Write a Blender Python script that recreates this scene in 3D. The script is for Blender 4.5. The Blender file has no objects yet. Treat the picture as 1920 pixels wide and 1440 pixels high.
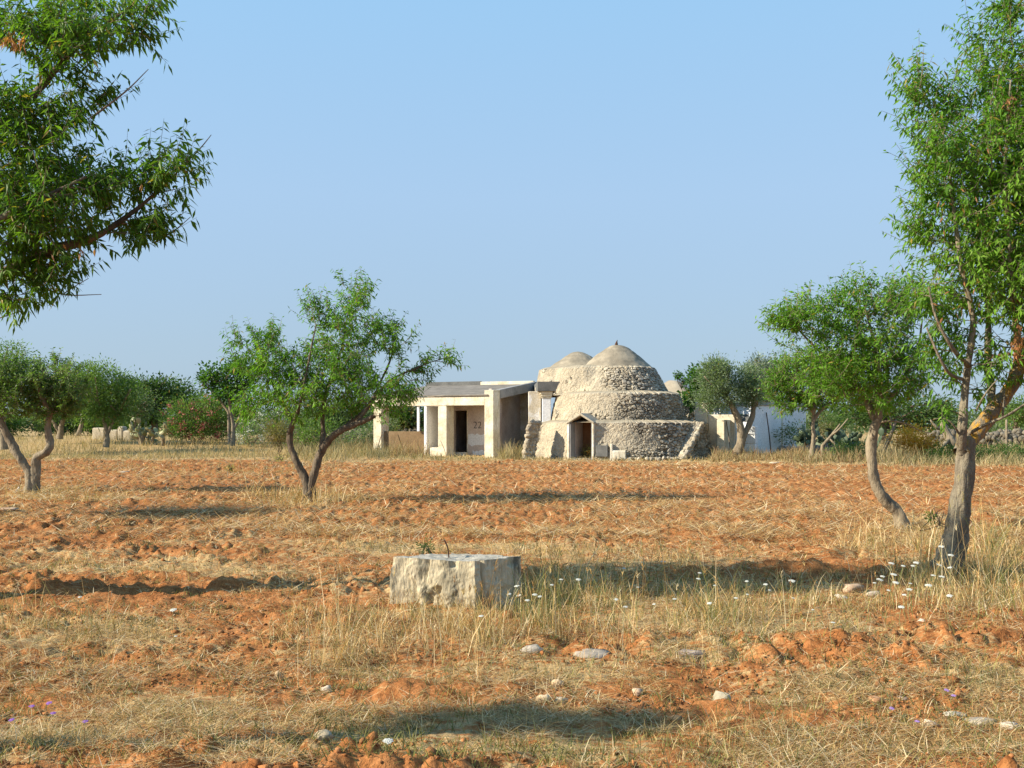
import bpy, math, random
import numpy as np

rng = np.random.default_rng(11)
random.seed(11)
C = bpy.context.scene.collection
scene = bpy.context.scene

# ------------------------------------------------------------------ camera model (metres, camera looks along +Y)
H, F, HZ, CX = 1.6, 1867.0, 795.0, 960.0
def P(px, py, d):
    return np.array([(px - CX) / F * d, d, H + (HZ - py) / F * d])
def GD(py):
    return H * F / (py - HZ)

# ------------------------------------------------------------------ noise
def _h(ix, iy, iz, s):
    n = (ix.astype(np.int64) * 374761393 + iy.astype(np.int64) * 668265263 + iz.astype(np.int64) * 2147483647 + s * 144269504) & 0xffffffff
    n = ((n ^ (n >> 13)) * 1274126177) & 0xffffffff
    n = ((n ^ (n >> 15)) * 2246822519) & 0xffffffff
    return ((n ^ (n >> 16)) & 0xffffff) / float(0x1000000)
def vn2(x, y, s=0):
    x = np.asarray(x, float); y = np.asarray(y, float)
    ix = np.floor(x); iy = np.floor(y); fx = x - ix; fy = y - iy
    ux = fx * fx * (3 - 2 * fx); uy = fy * fy * (3 - 2 * fy); z = np.zeros_like(ix)
    a = _h(ix, iy, z, s); b = _h(ix + 1, iy, z, s); c = _h(ix, iy + 1, z, s); d = _h(ix + 1, iy + 1, z, s)
    return (a * (1 - ux) + b * ux) * (1 - uy) + (c * (1 - ux) + d * ux) * uy
def vn3(p, s=0):
    p = np.asarray(p, float); i = np.floor(p); f = p - i; u = f * f * (3 - 2 * f); r = 0
    for a in (0, 1):
        for b in (0, 1):
            for c in (0, 1):
                w = (u[..., 0] if a else 1 - u[..., 0]) * (u[..., 1] if b else 1 - u[..., 1]) * (u[..., 2] if c else 1 - u[..., 2])
                r = r + w * _h(i[..., 0] + a, i[..., 1] + b, i[..., 2] + c, s)
    return r
def fbm2(x, y, s=0, o=4):
    r = 0; a = .5; t = 0
    for k in range(o):
        r = r + a * vn2(x * 2**k + 17 * k, y * 2**k - 9 * k, s + k); t += a; a *= .55
    return r / t
def worley3(p, s=0):
    p = np.asarray(p, float); i = np.floor(p); f1 = np.full(p.shape[:-1], 9.); f2 = f1.copy(); cid = np.zeros_like(f1)
    for a in (-1, 0, 1):
        for b in (-1, 0, 1):
            for c in (-1, 0, 1):
                X, Y, Z = i[..., 0] + a, i[..., 1] + b, i[..., 2] + c
                q = np.stack([X + _h(X, Y, Z, s), Y + _h(X, Y, Z, s + 1), Z + _h(X, Y, Z, s + 2)], -1)
                d = np.sqrt(((q - p)**2).sum(-1)); n = d < f1
                f2 = np.where(n, f1, np.minimum(f2, d)); cid = np.where(n, _h(X, Y, Z, s + 3), cid); f1 = np.where(n, d, f1)
    return f1, f2, cid
def sst(a, b, x):
    t = np.clip((x - a) / (b - a), 0, 1); return t * t * (3 - 2 * t)
def unit(v):
    v = np.asarray(v, float); return v / (np.linalg.norm(v, axis=-1, keepdims=True) + 1e-9)

# ------------------------------------------------------------------ materials
def mat(name, rough=.9, spec=.2):
    m = bpy.data.materials.new(name); m.use_nodes = True
    nt = m.node_tree; b = nt.nodes['Principled BSDF']
    b.inputs['Roughness'].default_value = rough; b.inputs['Specular IOR Level'].default_value = spec
    return m, nt, b
def noise_node(nt, scale, detail=4, rough=.55, vec=None, coord=None):
    n = nt.nodes.new('ShaderNodeTexNoise'); n.inputs['Scale'].default_value = scale
    n.inputs['Detail'].default_value = detail; n.inputs['Roughness'].default_value = rough
    if vec is not None: nt.links.new(vec, n.inputs['Vector'])
    return n
def geo_pos(nt, scale=(1, 1, 1)):
    t = nt.nodes.new('ShaderNodeNewGeometry'); mp = nt.nodes.new('ShaderNodeMapping')
    mp.inputs['Scale'].default_value = scale
    nt.links.new(t.outputs['Position'], mp.inputs['Vector']); return mp.outputs['Vector']
def ramp(nt, fac, stops):
    r = nt.nodes.new('ShaderNodeValToRGB'); e = r.color_ramp.elements
    while len(e) < len(stops): e.new(.5)
    for k, (p, c) in enumerate(stops):
        e[k].position = p; e[k].color = (*c, 1) if len(c) == 3 else c
    nt.links.new(fac, r.inputs['Fac']); return r.outputs['Color']
def mix(nt, a, b, fac, mode='MIX'):
    n = nt.nodes.new('ShaderNodeMix'); n.data_type = 'RGBA'; n.blend_type = mode
    for sock, v in ((6, a), (7, b), (0, fac)):
        if hasattr(v, 'node'): nt.links.new(v, n.inputs[sock])
        else: n.inputs[sock].default_value = v if sock == 0 else (*v, 1)
    return n.outputs[2]
def bump(nt, b, height, strength, dist):
    n = nt.nodes.new('ShaderNodeBump'); n.inputs['Strength'].default_value = strength; n.inputs['Distance'].default_value = dist
    nt.links.new(height, n.inputs['Height']); nt.links.new(n.outputs['Normal'], b.inputs['Normal'])
def attr(nt, name='col'):
    a = nt.nodes.new('ShaderNodeAttribute'); a.attribute_name = name; return a

def surf_mat(name, cols, scale=1.2, fine=18, bumpd=.01, bstr=.6, rough=.95, stain=None, spec=.15, zstretch=1):
    """weathered masonry / plaster / bark: broad blotches, fine mottling, optional stain colour"""
    m, nt, b = mat(name, rough, spec)
    v = geo_pos(nt, (1, 1, zstretch))
    n1 = noise_node(nt, scale, 5, .62, v); n2 = noise_node(nt, fine, 5, .6, v)
    c = ramp(nt, n1.outputs[0], [(.3 + .4 * k / max(1, len(cols) - 1), x) for k, x in enumerate(cols)])
    d = ramp(nt, n2.outputs[0], [(.25, (.72, .72, .72)), (.7, (1.1, 1.1, 1.1))])
    c = mix(nt, c, d, 1.0, 'MULTIPLY')
    if stain:
        n3 = noise_node(nt, scale * 2.3, 6, .7, geo_pos(nt, (1, 1, .35 if zstretch == 1 else zstretch)))
        f = ramp(nt, n3.outputs[0], [(stain[1], (0, 0, 0)), (stain[1] + .12, (1, 1, 1))])
        c = mix(nt, c, stain[0], f)
    nt.links.new(c, b.inputs['Base Color'])
    bump(nt, b, n2.outputs[0], bstr, bumpd)
    return m

def leaf_mat(name, trans=.32, rough=.5, spec=.35, tcol=(1.15, 1.25, .5)):
    m, nt, b = mat(name, rough, spec)
    a = attr(nt); nt.links.new(a.outputs['Color'], b.inputs['Base Color'])
    t = nt.nodes.new('ShaderNodeBsdfTranslucent')
    nt.links.new(mix(nt, a.outputs['Color'], tcol, 1.0, 'MULTIPLY'), t.inputs['Color'])
    mx = nt.nodes.new('ShaderNodeMixShader'); mx.inputs[0].default_value = trans
    nt.links.new(b.outputs[0], mx.inputs[1]); nt.links.new(t.outputs[0], mx.inputs[2])
    nt.links.new(mx.outputs[0], nt.nodes['Material Output'].inputs['Surface'])
    return m
def attr_mat(name, rough=.9, spec=.15, fine=30, bstr=.5, bumpd=.01):
    m, nt, b = mat(name, rough, spec); a = attr(nt); v = geo_pos(nt)
    n = noise_node(nt, fine, 5, .6, v); n1 = noise_node(nt, 1.3, 5, .6, v)
    d = ramp(nt, n.outputs[0], [(.25, (.7, .7, .7)), (.75, (1.15, 1.15, 1.15))])
    d1 = ramp(nt, n1.outputs[0], [(.3, (.78, .77, .76)), (.7, (1.1, 1.08, 1.04))])
    c = mix(nt, mix(nt, a.outputs['Color'], d, 1.0, 'MULTIPLY'), d1, 1.0, 'MULTIPLY')
    nt.links.new(c, b.inputs['Base Color']); bump(nt, b, n.outputs[0], bstr, bumpd); return m

M = {}
M['leaf'] = leaf_mat('almond_leaf', .48, .5, .28, (1.05, 1.25, .45)); M['olive_leaf'] = leaf_mat('olive_leaf', .15, .45, .5, (1.1, 1.15, .7))
M['petal'] = leaf_mat('petal', .25, .7, .1, (1, 1, 1)); M['grass'] = leaf_mat('grass_blade', .3, .7, .15, (1.1, 1.05, .7))
M['rubble'] = attr_mat('rubble_stone'); M['stone'] = attr_mat('field_stone', fine=22, bstr=.8)
M['bark'] = surf_mat('bark', [(.075, .055, .04), (.15, .115, .08), (.21, .17, .12)], 6, 26, .03, 1, .95, ((.24, .20, .10), .62), zstretch=.4)
M['bark_pale'] = surf_mat('bark_pale', [(.16, .125, .085), (.27, .22, .15), (.34, .28, .19)], 6, 26, .03, 1, .95, ((.11, .09, .06), .56), zstretch=.4)
M['bark_lichen'] = surf_mat('bark_lichen', [(.13, .105, .075), (.24, .20, .14), (.33, .28, .19)], 7, 30, .05, 1, .95, ((.30, .25, .08), .57), zstretch=.4)
M['lichen'] = surf_mat('bark_orange_lichen', [(.13, .105, .075), (.24, .20, .14), (.33, .28, .19)], 7, 30, .04, 1, .95, ((.46, .25, .035), .46))
M['twig'] = surf_mat('twig', [(.17, .125, .09), (.27, .21, .15)], 7, 40, .004, .5)
M['cream'] = surf_mat('cream_plaster', [(.56, .47, .31), (.72, .64, .47), (.80, .76, .64)], 1.7, 16, .02, .8, .95, ((.38, .32, .22), .56))
M['white'] = surf_mat('whitewash_and_sunlight', [(.74, .74, .73), (.82, .82, .81), (.85, .85, .84)], .8, 14, .008, .5, .95, ((.62, .57, .50), .70))  # also carries the painted sunlight on the porch back wall
M['pink'] = surf_mat('pink_plaster', [(.46, .35, .29), (.60, .50, .43), (.68, .60, .54)], 1.1, 14, .01, .5, .95, ((.62, .56, .50), .62))
M['brown'] = surf_mat('brown_render', [(.14, .09, .05), (.21, .14, .075), (.27, .19, .11)], 1.0, 18, .015, .6)
M['concrete'] = surf_mat('grey_concrete', [(.22, .215, .20), (.32, .31, .29), (.40, .38, .34)], 1.6, 20, .01, .6, .95, ((.15, .145, .135), .6))
M['dark_concrete'] = surf_mat('dark_concrete', [(.10, .10, .095), (.15, .15, .14), (.20, .195, .18)], 1.8, 20, .01, .6, .95, ((.28, .26, .22), .66))
M['roofing'] = surf_mat('roof_screed', [(.16, .14, .115), (.215, .19, .155), (.27, .24, .20)], 1.6, 12, .012, .5)
M['pier'] = surf_mat('patched_pier', [(.50, .40, .25), (.66, .58, .44), (.80, .78, .74)], 1.8, 14, .02, .8, .95, ((.84, .83, .80), .56))
M['hood'] = surf_mat('hood_stone', [(.33, .285, .21), (.43, .375, .275), (.49, .43, .325)], 1.8, 14, .02, .8, .95, ((.22, .19, .15), .6))
M['door'] = surf_mat('doorway_gloom', [(.055, .03, .02), (.09, .05, .032)], 2, 14, .006, .5, .8)  # gloom inside the house doorway, given as a dark brown colour
M['door_brown'] = surf_mat('door_brown', [(.17, .08, .04), (.27, .14, .07)], 3, 18, .006, .5, .9)
M['door_pale'] = surf_mat('door_pale', [(.40, .31, .26), (.52, .44, .38)], 2, 14, .006, .5, .9)
M['paint'] = surf_mat('number_paint', [(.05, .045, .045), (.09, .08, .08)], 6, 30, .002, .3)
M['iron'] = surf_mat('rusty_iron', [(.06, .035, .025), (.12, .06, .035)], 12, 60, .002, .4, .8)
M['cactus'] = leaf_mat('cactus_pad', .0, .55, .3)
M['dirt'] = attr_mat('soil_clod', 1, .05, 24, .9, .02)

# ------------------------------------------------------------------ mesh + object helpers
def mk(name, V, faces, mats, parent=None, loc=None, smooth=False, col=None, midx=None, extra=None):
    """ONE mesh object. faces: list of int arrays (n,3) / (n,4); loc = world place of the object (or of its thing)"""
    V = np.asarray(V, float)
    faces = [np.asarray(f, np.int64) for f in faces if len(f)]
    if parent is not None:
        q = parent; o = np.zeros(3)
        while q is not None: o += np.array(q.location); q = q.parent
    else:
        o = np.zeros(3) if loc is None else np.asarray(loc, float)
    me = bpy.data.meshes.new(name)
    me.vertices.add(len(V)); me.vertices.foreach_set('co', (V - o).astype(np.float32).ravel())
    loops = np.concatenate([f.ravel() for f in faces]); sizes = np.concatenate([np.full(len(f), f.shape[1]) for f in faces])
    me.loops.add(len(loops)); me.loops.foreach_set('vertex_index', loops.astype(np.int32))
    me.polygons.add(len(sizes)); st = np.concatenate([[0], np.cumsum(sizes)[:-1]])
    me.polygons.foreach_set('loop_start', st.astype(np.int32)); me.polygons.foreach_set('loop_total', sizes.astype(np.int32))
    for m in (mats if isinstance(mats, list) else [mats]): me.materials.append(m)
    if midx is not None: me.polygons.foreach_set('material_index', np.asarray(midx, np.int32))
    me.polygons.foreach_set('use_smooth', np.full(len(sizes), bool(smooth)))
    if col is not None:
        a = me.attributes.new('col', 'FLOAT_COLOR', 'POINT')
        c = np.ones((len(V), 4), np.float32); c[:, :3] = col; a.data.foreach_set('color', c.ravel())
    for k, v in (extra or {}).items():
        a = me.attributes.new(k, 'FLOAT', 'POINT'); a.data.foreach_set('value', np.asarray(v, np.float32))
    me.update(calc_edges=True); me.validate()
    ob = bpy.data.objects.new(name, me); C.objects.link(ob)
    if parent is not None: ob.parent = parent
    elif loc is not None: ob.location = loc
    return ob
def tag(o, label, cat, group=None):
    o['label'] = label; o['category'] = cat
    if group: o['group'] = group
    return o
def thing(name, label, cat, loc, group=None):
    o = bpy.data.objects.new(name, None); C.objects.link(o); o.location = loc; o.empty_display_size = .2
    return tag(o, label, cat, group)
class MB:
    def __init__(s): s.V = []; s.Q = []; s.T = []; s.c = []; s.n = 0
    def add(s, V, quads=None, tris=None, col=None):
        V = np.asarray(V, float)
        if quads is not None and len(quads): s.Q.append(np.asarray(quads) + s.n)
        if tris is not None and len(tris): s.T.append(np.asarray(tris) + s.n)
        s.V.append(V); s.n += len(V)
        s.c.append(np.ones((len(V), 3)) if col is None else np.broadcast_to(np.asarray(col, float), (len(V), 3)))
    def box(s, o, u, v, w, a, b, c, col=None, taper=0):
        """box in the frame o + a*u + b*v + c*w, ranges a, b, c"""
        pts = []
        for k in (0, 1):
            t = taper * k
            a0, a1 = a[0] + t, a[1] - t; b0, b1 = b[0] + t, b[1] - t
            for aa, bb in ((a0, b0), (a1, b0), (a1, b1), (a0, b1)):
                pts.append(o + aa * u + bb * v + c[k] * w)
        s.add(pts, [(0, 3, 2, 1), (4, 5, 6, 7), (0, 1, 5, 4), (1, 2, 6, 5), (2, 3, 7, 6), (3, 0, 4, 7)], None, col)
    def build(s, name, m, parent=None, loc=None, smooth=False, colour=False):
        return mk(name, np.concatenate(s.V), ([np.concatenate(s.Q)] if s.Q else []) + ([np.concatenate(s.T)] if s.T else []), m, parent, loc, smooth,
                  np.concatenate(s.c) if colour else None)
Z = np.array([0, 0, 1.])
def bevel(o, w=.02, seg=2):
    b = o.modifiers.new('edge', 'BEVEL'); b.width = w; b.segments = seg; b.limit_method = 'ANGLE'; return o

def catmull(pts, step):
    pts = np.asarray(pts, float)
    if len(pts) < 3:
        n = max(2, int(np.linalg.norm(pts[-1, :3] - pts[0, :3]) / step) + 1)
        return pts[0] + (pts[-1] - pts[0]) * np.linspace(0, 1, n)[:, None]
    p = np.vstack([2 * pts[0] - pts[1], pts, 2 * pts[-1] - pts[-2]]); out = []
    for k in range(1, len(p) - 2):
        n = max(2, int(np.linalg.norm(p[k + 1, :3] - p[k, :3]) / step) + 1); t = np.linspace(0, 1, n, endpoint=False)[:, None]
        a, b, c, d = p[k - 1], p[k], p[k + 1], p[k + 2]
        out.append(.5 * (2 * b + (c - a) * t + (2 * a - 5 * b + 4 * c - d) * t**2 + (3 * b - a - 3 * c + d) * t**3))
    return np.vstack(out + [pts[-1:]])
def tube(Pt, R, k=6, rough=0, cap=True):
    Pt = np.asarray(Pt, float); n = len(Pt); R = np.broadcast_to(np.asarray(R, float), (n,))
    T = unit(np.gradient(Pt, axis=0)); ref = np.array([.31, .77, .55]) if abs(T[:, 1]).mean() < .8 else np.array([.9, .1, .4])
    A = unit(np.cross(T, ref)); B = np.cross(T, A); th = np.arange(k) * 2 * math.pi / k
    ring = A[:, None, :] * np.cos(th)[None, :, None] + B[:, None, :] * np.sin(th)[None, :, None]
    rr = np.repeat(R[:, None], k, 1)
    V = Pt[:, None, :] + ring * rr[..., None]
    if rough:
        q = vn3(V * np.array([9, 9, 4.]), 5) - .5 + .8 * (vn3(V * np.array([26, 26, 9.]), 6) - .5) + .5 * (vn3(V * np.array([60, 60, 16.]), 7) - .5)
        V = V + ring * (rr * rough * q)[..., None]
    V = V.reshape(-1, 3); i = np.arange(n - 1)[:, None] * k; j = np.arange(k)[None, :]; j2 = (j + 1) % k
    Q = np.stack([i + j, i + j2, i + k + j2, i + k + j], -1).reshape(-1, 4)
    tr = []
    if cap:
        V = np.vstack([V, Pt[-1] + T[-1] * R[-1]]); b = (n - 1) * k
        tr = [(b + a, b + (a + 1) % k, n * k) for a in range(k)]
    return V, Q, tr

def leaves(B, D, U, L, W, droop=.15, simple=False):
    D = unit(D); S = unit(np.cross(D, U)); N = np.cross(S, D); L = L[:, None]; W = W[:, None]; n = len(B)
    tip = B + D * L * .96 - Z * droop * L
    l = B + D * L * .42 + S * W * .5; r = B + D * L * .42 - S * W * .5
    i = np.arange(n)[:, None]
    if simple:
        V = np.stack([B, l, tip, r], 1).reshape(-1, 3)
        return V, [i * 4 + np.array([[0, 1, 2]]), i * 4 + np.array([[0, 2, 3]])], 4
    m = B + D * L * .5 - N * W * .22
    V = np.stack([B, l, m, r, tip], 1).reshape(-1, 3)
    return V, [i * 5 + np.array([f]) for f in ((0, 2, 1), (0, 3, 2), (1, 2, 4), (2, 3, 4))], 5

def leaf_colours(B, pal, seed, jitter=.34, clump=.5, odd=0.0, oddc=(.3, .2, .06)):
    pal = np.asarray(pal, float); t = vn3(B / clump, seed) * .6 + vn3(B / (clump * .33), seed + 1) * .25 + rng.random(len(B)) * .3 - .08
    t = np.clip(t, 0, .999) * (len(pal) - 1); k = t.astype(int); f = (t - k)[:, None]
    c = pal[k] * (1 - f) + pal[np.minimum(k + 1, len(pal) - 1)] * f
    c = c * (1 + jitter * (rng.random((len(B), 1)) * 2 - 1))
    if odd: c = np.where(rng.random((len(B), 1)) < odd, np.asarray(oddc) * (.7 + .6 * rng.random((len(B), 1))), c)
    return c

def sample_blobs(blobs, n, D, shell=.45):
    w = np.array([b[3] * b[4] * (b[6] if len(b) > 6 else 1) for b in blobs], float); w /= w.sum()
    out = []
    for k in rng.choice(len(blobs), n, p=w):
        b = blobs[k]; v = unit(rng.normal(size=3)); r = rng.random()**shell
        dd = D + b[2] + v[1] * r * b[5]
        out.append(P(b[0] + v[0] * r * b[3], b[1] + v[2] * r * b[4], dd))
    return np.array(out)

ALMOND = [(.045, .10, .012), (.085, .17, .018), (.14, .245, .028), (.23, .33, .05)]
def almond(name, label, D, limbs, blobs, ntw, bark='bark', group='almond trees in the field', base=None, pal=ALMOND, L=(.065, .10), W=.021,
           shoots=4, shoot_len=(.14, .32), per=9, dead=None, simple=False, side=6, droop=.55, lichen=None, twiglen=.16, odd=.03, min_r=.003, bare=()):
    """tree whose limbs are given, twigs grown out to the crown's outline, leaves along the shoots"""
    W3 = lambda q: np.append(P(q[0], q[1], D + q[2]), q[3])
    pts0 = np.array([W3(q) for q in limbs[0][1]])
    loc = pts0[0, :3] if base is None else np.asarray(base, float)
    t = thing(name, label, 'tree', tuple(loc), group)
    nodes, rad, nd = [], [], []; parts = {}
    for kind, lp in limbs:
        q = catmull([W3(p) for p in lp], .05)
        nz = np.stack([vn2(np.arange(len(q)) * .09, np.full(len(q), 3.3 * a + len(nodes)), 40 + a) - .5 for a in range(3)], 1)
        q[:, :3] += nz * q[:, 3:4] * (.9 if kind == 'trunk' else 1.6) * np.minimum(1, np.arange(len(q)) / 8)[:, None]
        if kind == 'trunk':
            k = np.minimum(1, np.arange(len(q)) / 7.); 
        parts.setdefault(kind, []).append(q)
        n0 = len(q) // 3 if kind == 'trunk' else 2
        nodes.append(q[n0:, :3]); rad.append(q[n0:, 3]); nd.append(unit(np.gradient(q[:, :3], axis=0))[n0:])
    for kind, qs in parts.items():
        for q in ([None] if kind == 'trunk' else qs):
            mb = MB()
            for s in (qs if q is None else [q]):
                mb.add(*tube(s[:, :3], s[:, 3], (40 if D < 12 else 20) if kind == 'trunk' else 12, .42))
            mb.build(kind, M['lichen' if lichen is True and kind == 'limb' and q is qs[0] else bark], t, smooth=True)
    N = np.concatenate(nodes); R = np.concatenate(rad); ND = np.concatenate(nd)
    T = sample_blobs(blobs, ntw, D)
    dm = np.array([np.min(((N - q)**2).sum(1)) for q in T]); T = T[np.argsort(dm)]
    cap = 200000; NN = np.zeros((cap, 3)); RR = np.zeros(cap); DDn = np.zeros((cap, 3)); n = len(N)
    NN[:n] = N; RR[:n] = R; DDn[:n] = ND
    tw = MB(); SB, SD, SL = [], [], []
    cen = T.mean(0)
    for q in T:
        d = q - NN[:n]; dist = np.sqrt((d**2).sum(1)); al = (d * DDn[:n]).sum(1) / (dist + 1e-6)
        cost = dist * (1.35 - .35 * al) + .25 / (1 + 60 * RR[:n]) + np.where(NN[:n, 2] > q[2], .25, 0)
        k = int(np.argmin(cost)); p0 = NN[k]; ln = dist[k]
        if ln < .04: continue
        m = max(4, int(ln / twiglen) + 2); s = np.linspace(0, 1, m)[:, None]
        d0 = unit(DDn[k] * .8 + unit(q - p0)) * ln; d1 = unit(unit(q - p0) + .5 * Z + .25 * unit(q - cen)) * ln
        path = (2 * s**3 - 3 * s**2 + 1) * p0 + (s**3 - 2 * s**2 + s) * d0 + (-2 * s**3 + 3 * s**2) * q + (s**3 - s**2) * d1
        path[1:-1] += rng.normal(size=(m - 2, 3)) * .012 * min(1, ln)
        r0 = min(RR[k] * .75, .004 + .012 * ln); rr = np.linspace(r0, min_r, m)
        tw.add(*tube(path, rr, 4 if simple else 5))
        tn = unit(np.gradient(path, axis=0)); a = 1
        NN[n:n + m - a] = path[a:]; RR[n:n + m - a] = rr[a:]; DDn[n:n + m - a] = tn[a:]; n += m - a
        if rng.random() < .0: continue
        ns = max(2, int(shoots * min(1.6, .5 + ln)))
        for f in 1 - rng.random(ns)**1.3 * .75:
            x = f * (m - 1); i0 = min(m - 2, int(x)); b = path[i0] + (path[i0 + 1] - path[i0]) * (x - i0)
            SB.append(b); SD.append(unit(tn[i0] * .7 + rng.normal(size=3) * .75 + Z * .35 + .35 * unit(b - cen))); SL.append(rng.uniform(*shoot_len))
        SB.append(path[-1]); SD.append(unit(tn[-1] + Z * .3)); SL.append(shoot_len[1] * 1.15)
    SB = np.array(SB); SD = np.array(SD); SL = np.array(SL)
    for b, d, l in zip(SB, SD, SL):
        e = b + d * l; mid = (b + e) / 2 + Z * -.02
        tw.add(*tube([b, mid, e], [min_r * .8, min_r * .7, min_r * .4], 3, cap=False))
    for bp in bare:
        q = catmull([W3(p) for p in bp], .08); tw.add(*tube(q[:, :3], q[:, 3], 5))
    tw.build('twigs', M['twig' if bark == 'bark' else bark], t, smooth=True)
    m = per; s = (np.arange(m) + .6) / m
    f = np.repeat(s[None], len(SB), 0) + rng.normal(size=(len(SB), m)) * .03
    B = SB[:, None] + SD[:, None] * (SL[:, None] * f)[..., None]
    az = np.arange(m)[None] * 2.4 + rng.random((len(SB), 1)) * 6.28
    A1 = unit(np.cross(SD, Z + .01)); A2 = np.cross(SD, A1)
    rdl = A1[:, None] * np.cos(az)[..., None] + A2[:, None] * np.sin(az)[..., None]
    Dl = SD[:, None] * .45 + rdl * .75 - Z * droop * (.4 + .9 * rng.random((len(SB), m, 1))) + rng.normal(size=(len(SB), m, 3)) * .15
    B = B.reshape(-1, 3); Dl = Dl.reshape(-1, 3); keep = rng.random(len(B)) < .93; B = B[keep]; Dl = Dl[keep]; n_ = len(B)
    U = unit(rng.normal(size=(n_, 3)) * .5 + Z + rdl.reshape(-1, 3)[keep] * .3)
    Ls = rng.uniform(L[0] * .75, L[1], n_); Ws = W * (Ls / L[1]) * rng.uniform(.85, 1.2, n_)
    V, T3, k = leaves(B, Dl, U, Ls, Ws, .12, simple)
    mk('foliage', V, T3, M['leaf'], t, col=np.repeat(leaf_colours(B, pal, 60, odd=odd, oddc=(.32, .24, .05)), k, 0))
    if dead:
        B, Dl = [], []
        for b in dead:
            c = sample_blobs([b], b[7], D); B.append(c)
        B = np.concatenate(B); n_ = len(B)
        V, T3, k = leaves(B, unit(rng.normal(size=(n_, 3)) * .5 - Z), rng.normal(size=(n_, 3)), rng.uniform(.05, .09, n_), rng.uniform(.014, .024, n_), .1)
        mk('dead_leaves', V, T3, M['leaf'], t, col=np.repeat(np.array([[.42, .19, .08]]) * rng.uniform(.6, 1.3, (n_, 1)), k, 0))
    return t

def plant(name, label, cat, D, base, blobs, nclump, per, pal, L, W, group=None, stems=None, leafm='leaf', bark='bark', cr=.22, nst=9, flowers=None, droop=.2,
          shell=.4, odd=.01, oddc=(.3, .2, .06), up=.3, single_r=.012, simple=True, kind=None):
    """bush or background tree: stems to leaf clumps that fill the crown's outline"""
    b0 = P(*base) if not isinstance(base, np.ndarray) else base
    if not isinstance(base, np.ndarray): b0 = np.array([b0[0], b0[1], gbase(b0[0], b0[1]) - .03])
    t = thing(name, label, cat, tuple(b0), group)
    cs = sample_blobs(blobs, nclump, D, shell); cs = cs[cs[:, 2] > b0[2] + .05]; cen = cs.mean(0)
    mb = MB(); starts = []
    if stems:
        for s in stems:
            q = catmull([np.append(P(a, b, D + c), r) for a, b, c, r in s], .08); q[0, 2] = min(q[0, 2], b0[2] + .3)
            mb.add(*tube(q[:, :3], q[:, 3], 8, .3)); starts.append(q[len(q) // 2:, :3])
        mb.build('trunk', M[bark], t, smooth=True); starts = np.concatenate(starts); mb = MB()
    else: starts = np.array([b0])
    for c in cs[rng.permutation(len(cs))[:nst * 4 if stems else nst]]:
        s = starts[np.argmin(((starts - c)**2).sum(1) + .3 * rng.random(len(starts)))]
        mid = (s + c) / 2 + rng.normal(size=3) * .08 + (Z * -.1 if stems else Z * .05)
        mb.add(*tube(catmull([s, mid, c], .15), single_r, 4))
    mb.build('branches' if stems else 'stems', M[bark], t, smooth=True)
    B = np.repeat(cs, per, 0); B = B + rng.normal(size=B.shape) * cr * rng.uniform(.6, 1.2, (len(cs), 1)).repeat(per, 0) * np.array([1, 1, .8])
    n = len(B); Dl = unit(unit(B - np.repeat(cs, per, 0)) + .5 * unit(B - cen) + rng.normal(size=(n, 3)) * .5 + Z * up - Z * droop)
    Ls = rng.uniform(L[0], L[1], n); V, T3, k = leaves(B, Dl, rng.normal(size=(n, 3)) + Z, Ls, W * Ls / L[1] * rng.uniform(.8, 1.2, n), .08, simple)
    mk('foliage', V, T3, M[leafm], t, col=np.repeat(leaf_colours(B, pal, 80, clump=.7, odd=odd, oddc=oddc), k, 0))
    if flowers:
        fp, fn, fl = flowers; c = sample_blobs(blobs, fn, D, .12); B = np.repeat(c, 14, 0) + rng.normal(size=(fn * 14, 3)) * .09; n = len(B)
        V, T3, k = leaves(B, rng.normal(size=(n, 3)), rng.normal(size=(n, 3)), np.full(n, fl), np.full(n, fl * .9), 0, True)
        mk('blossoms', V, T3, M['petal'], t, col=np.repeat(np.array(fp)[rng.integers(0, len(fp), n)] * rng.uniform(.75, 1.15, (n, 1)), k, 0))
    return t

# ------------------------------------------------------------------ the ground
def gbase(x, y):
    x = np.asarray(x, float); y = np.asarray(y, float)
    return .72 * sst(47, 66, y) + .10 * (fbm2(x / 7, y / 7, 3, 2) - .5) * sst(3, 10, y)
def to_px(x, y):
    yy = np.maximum(y, .8); return CX + F * x / yy, HZ + F * H / yy
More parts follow.
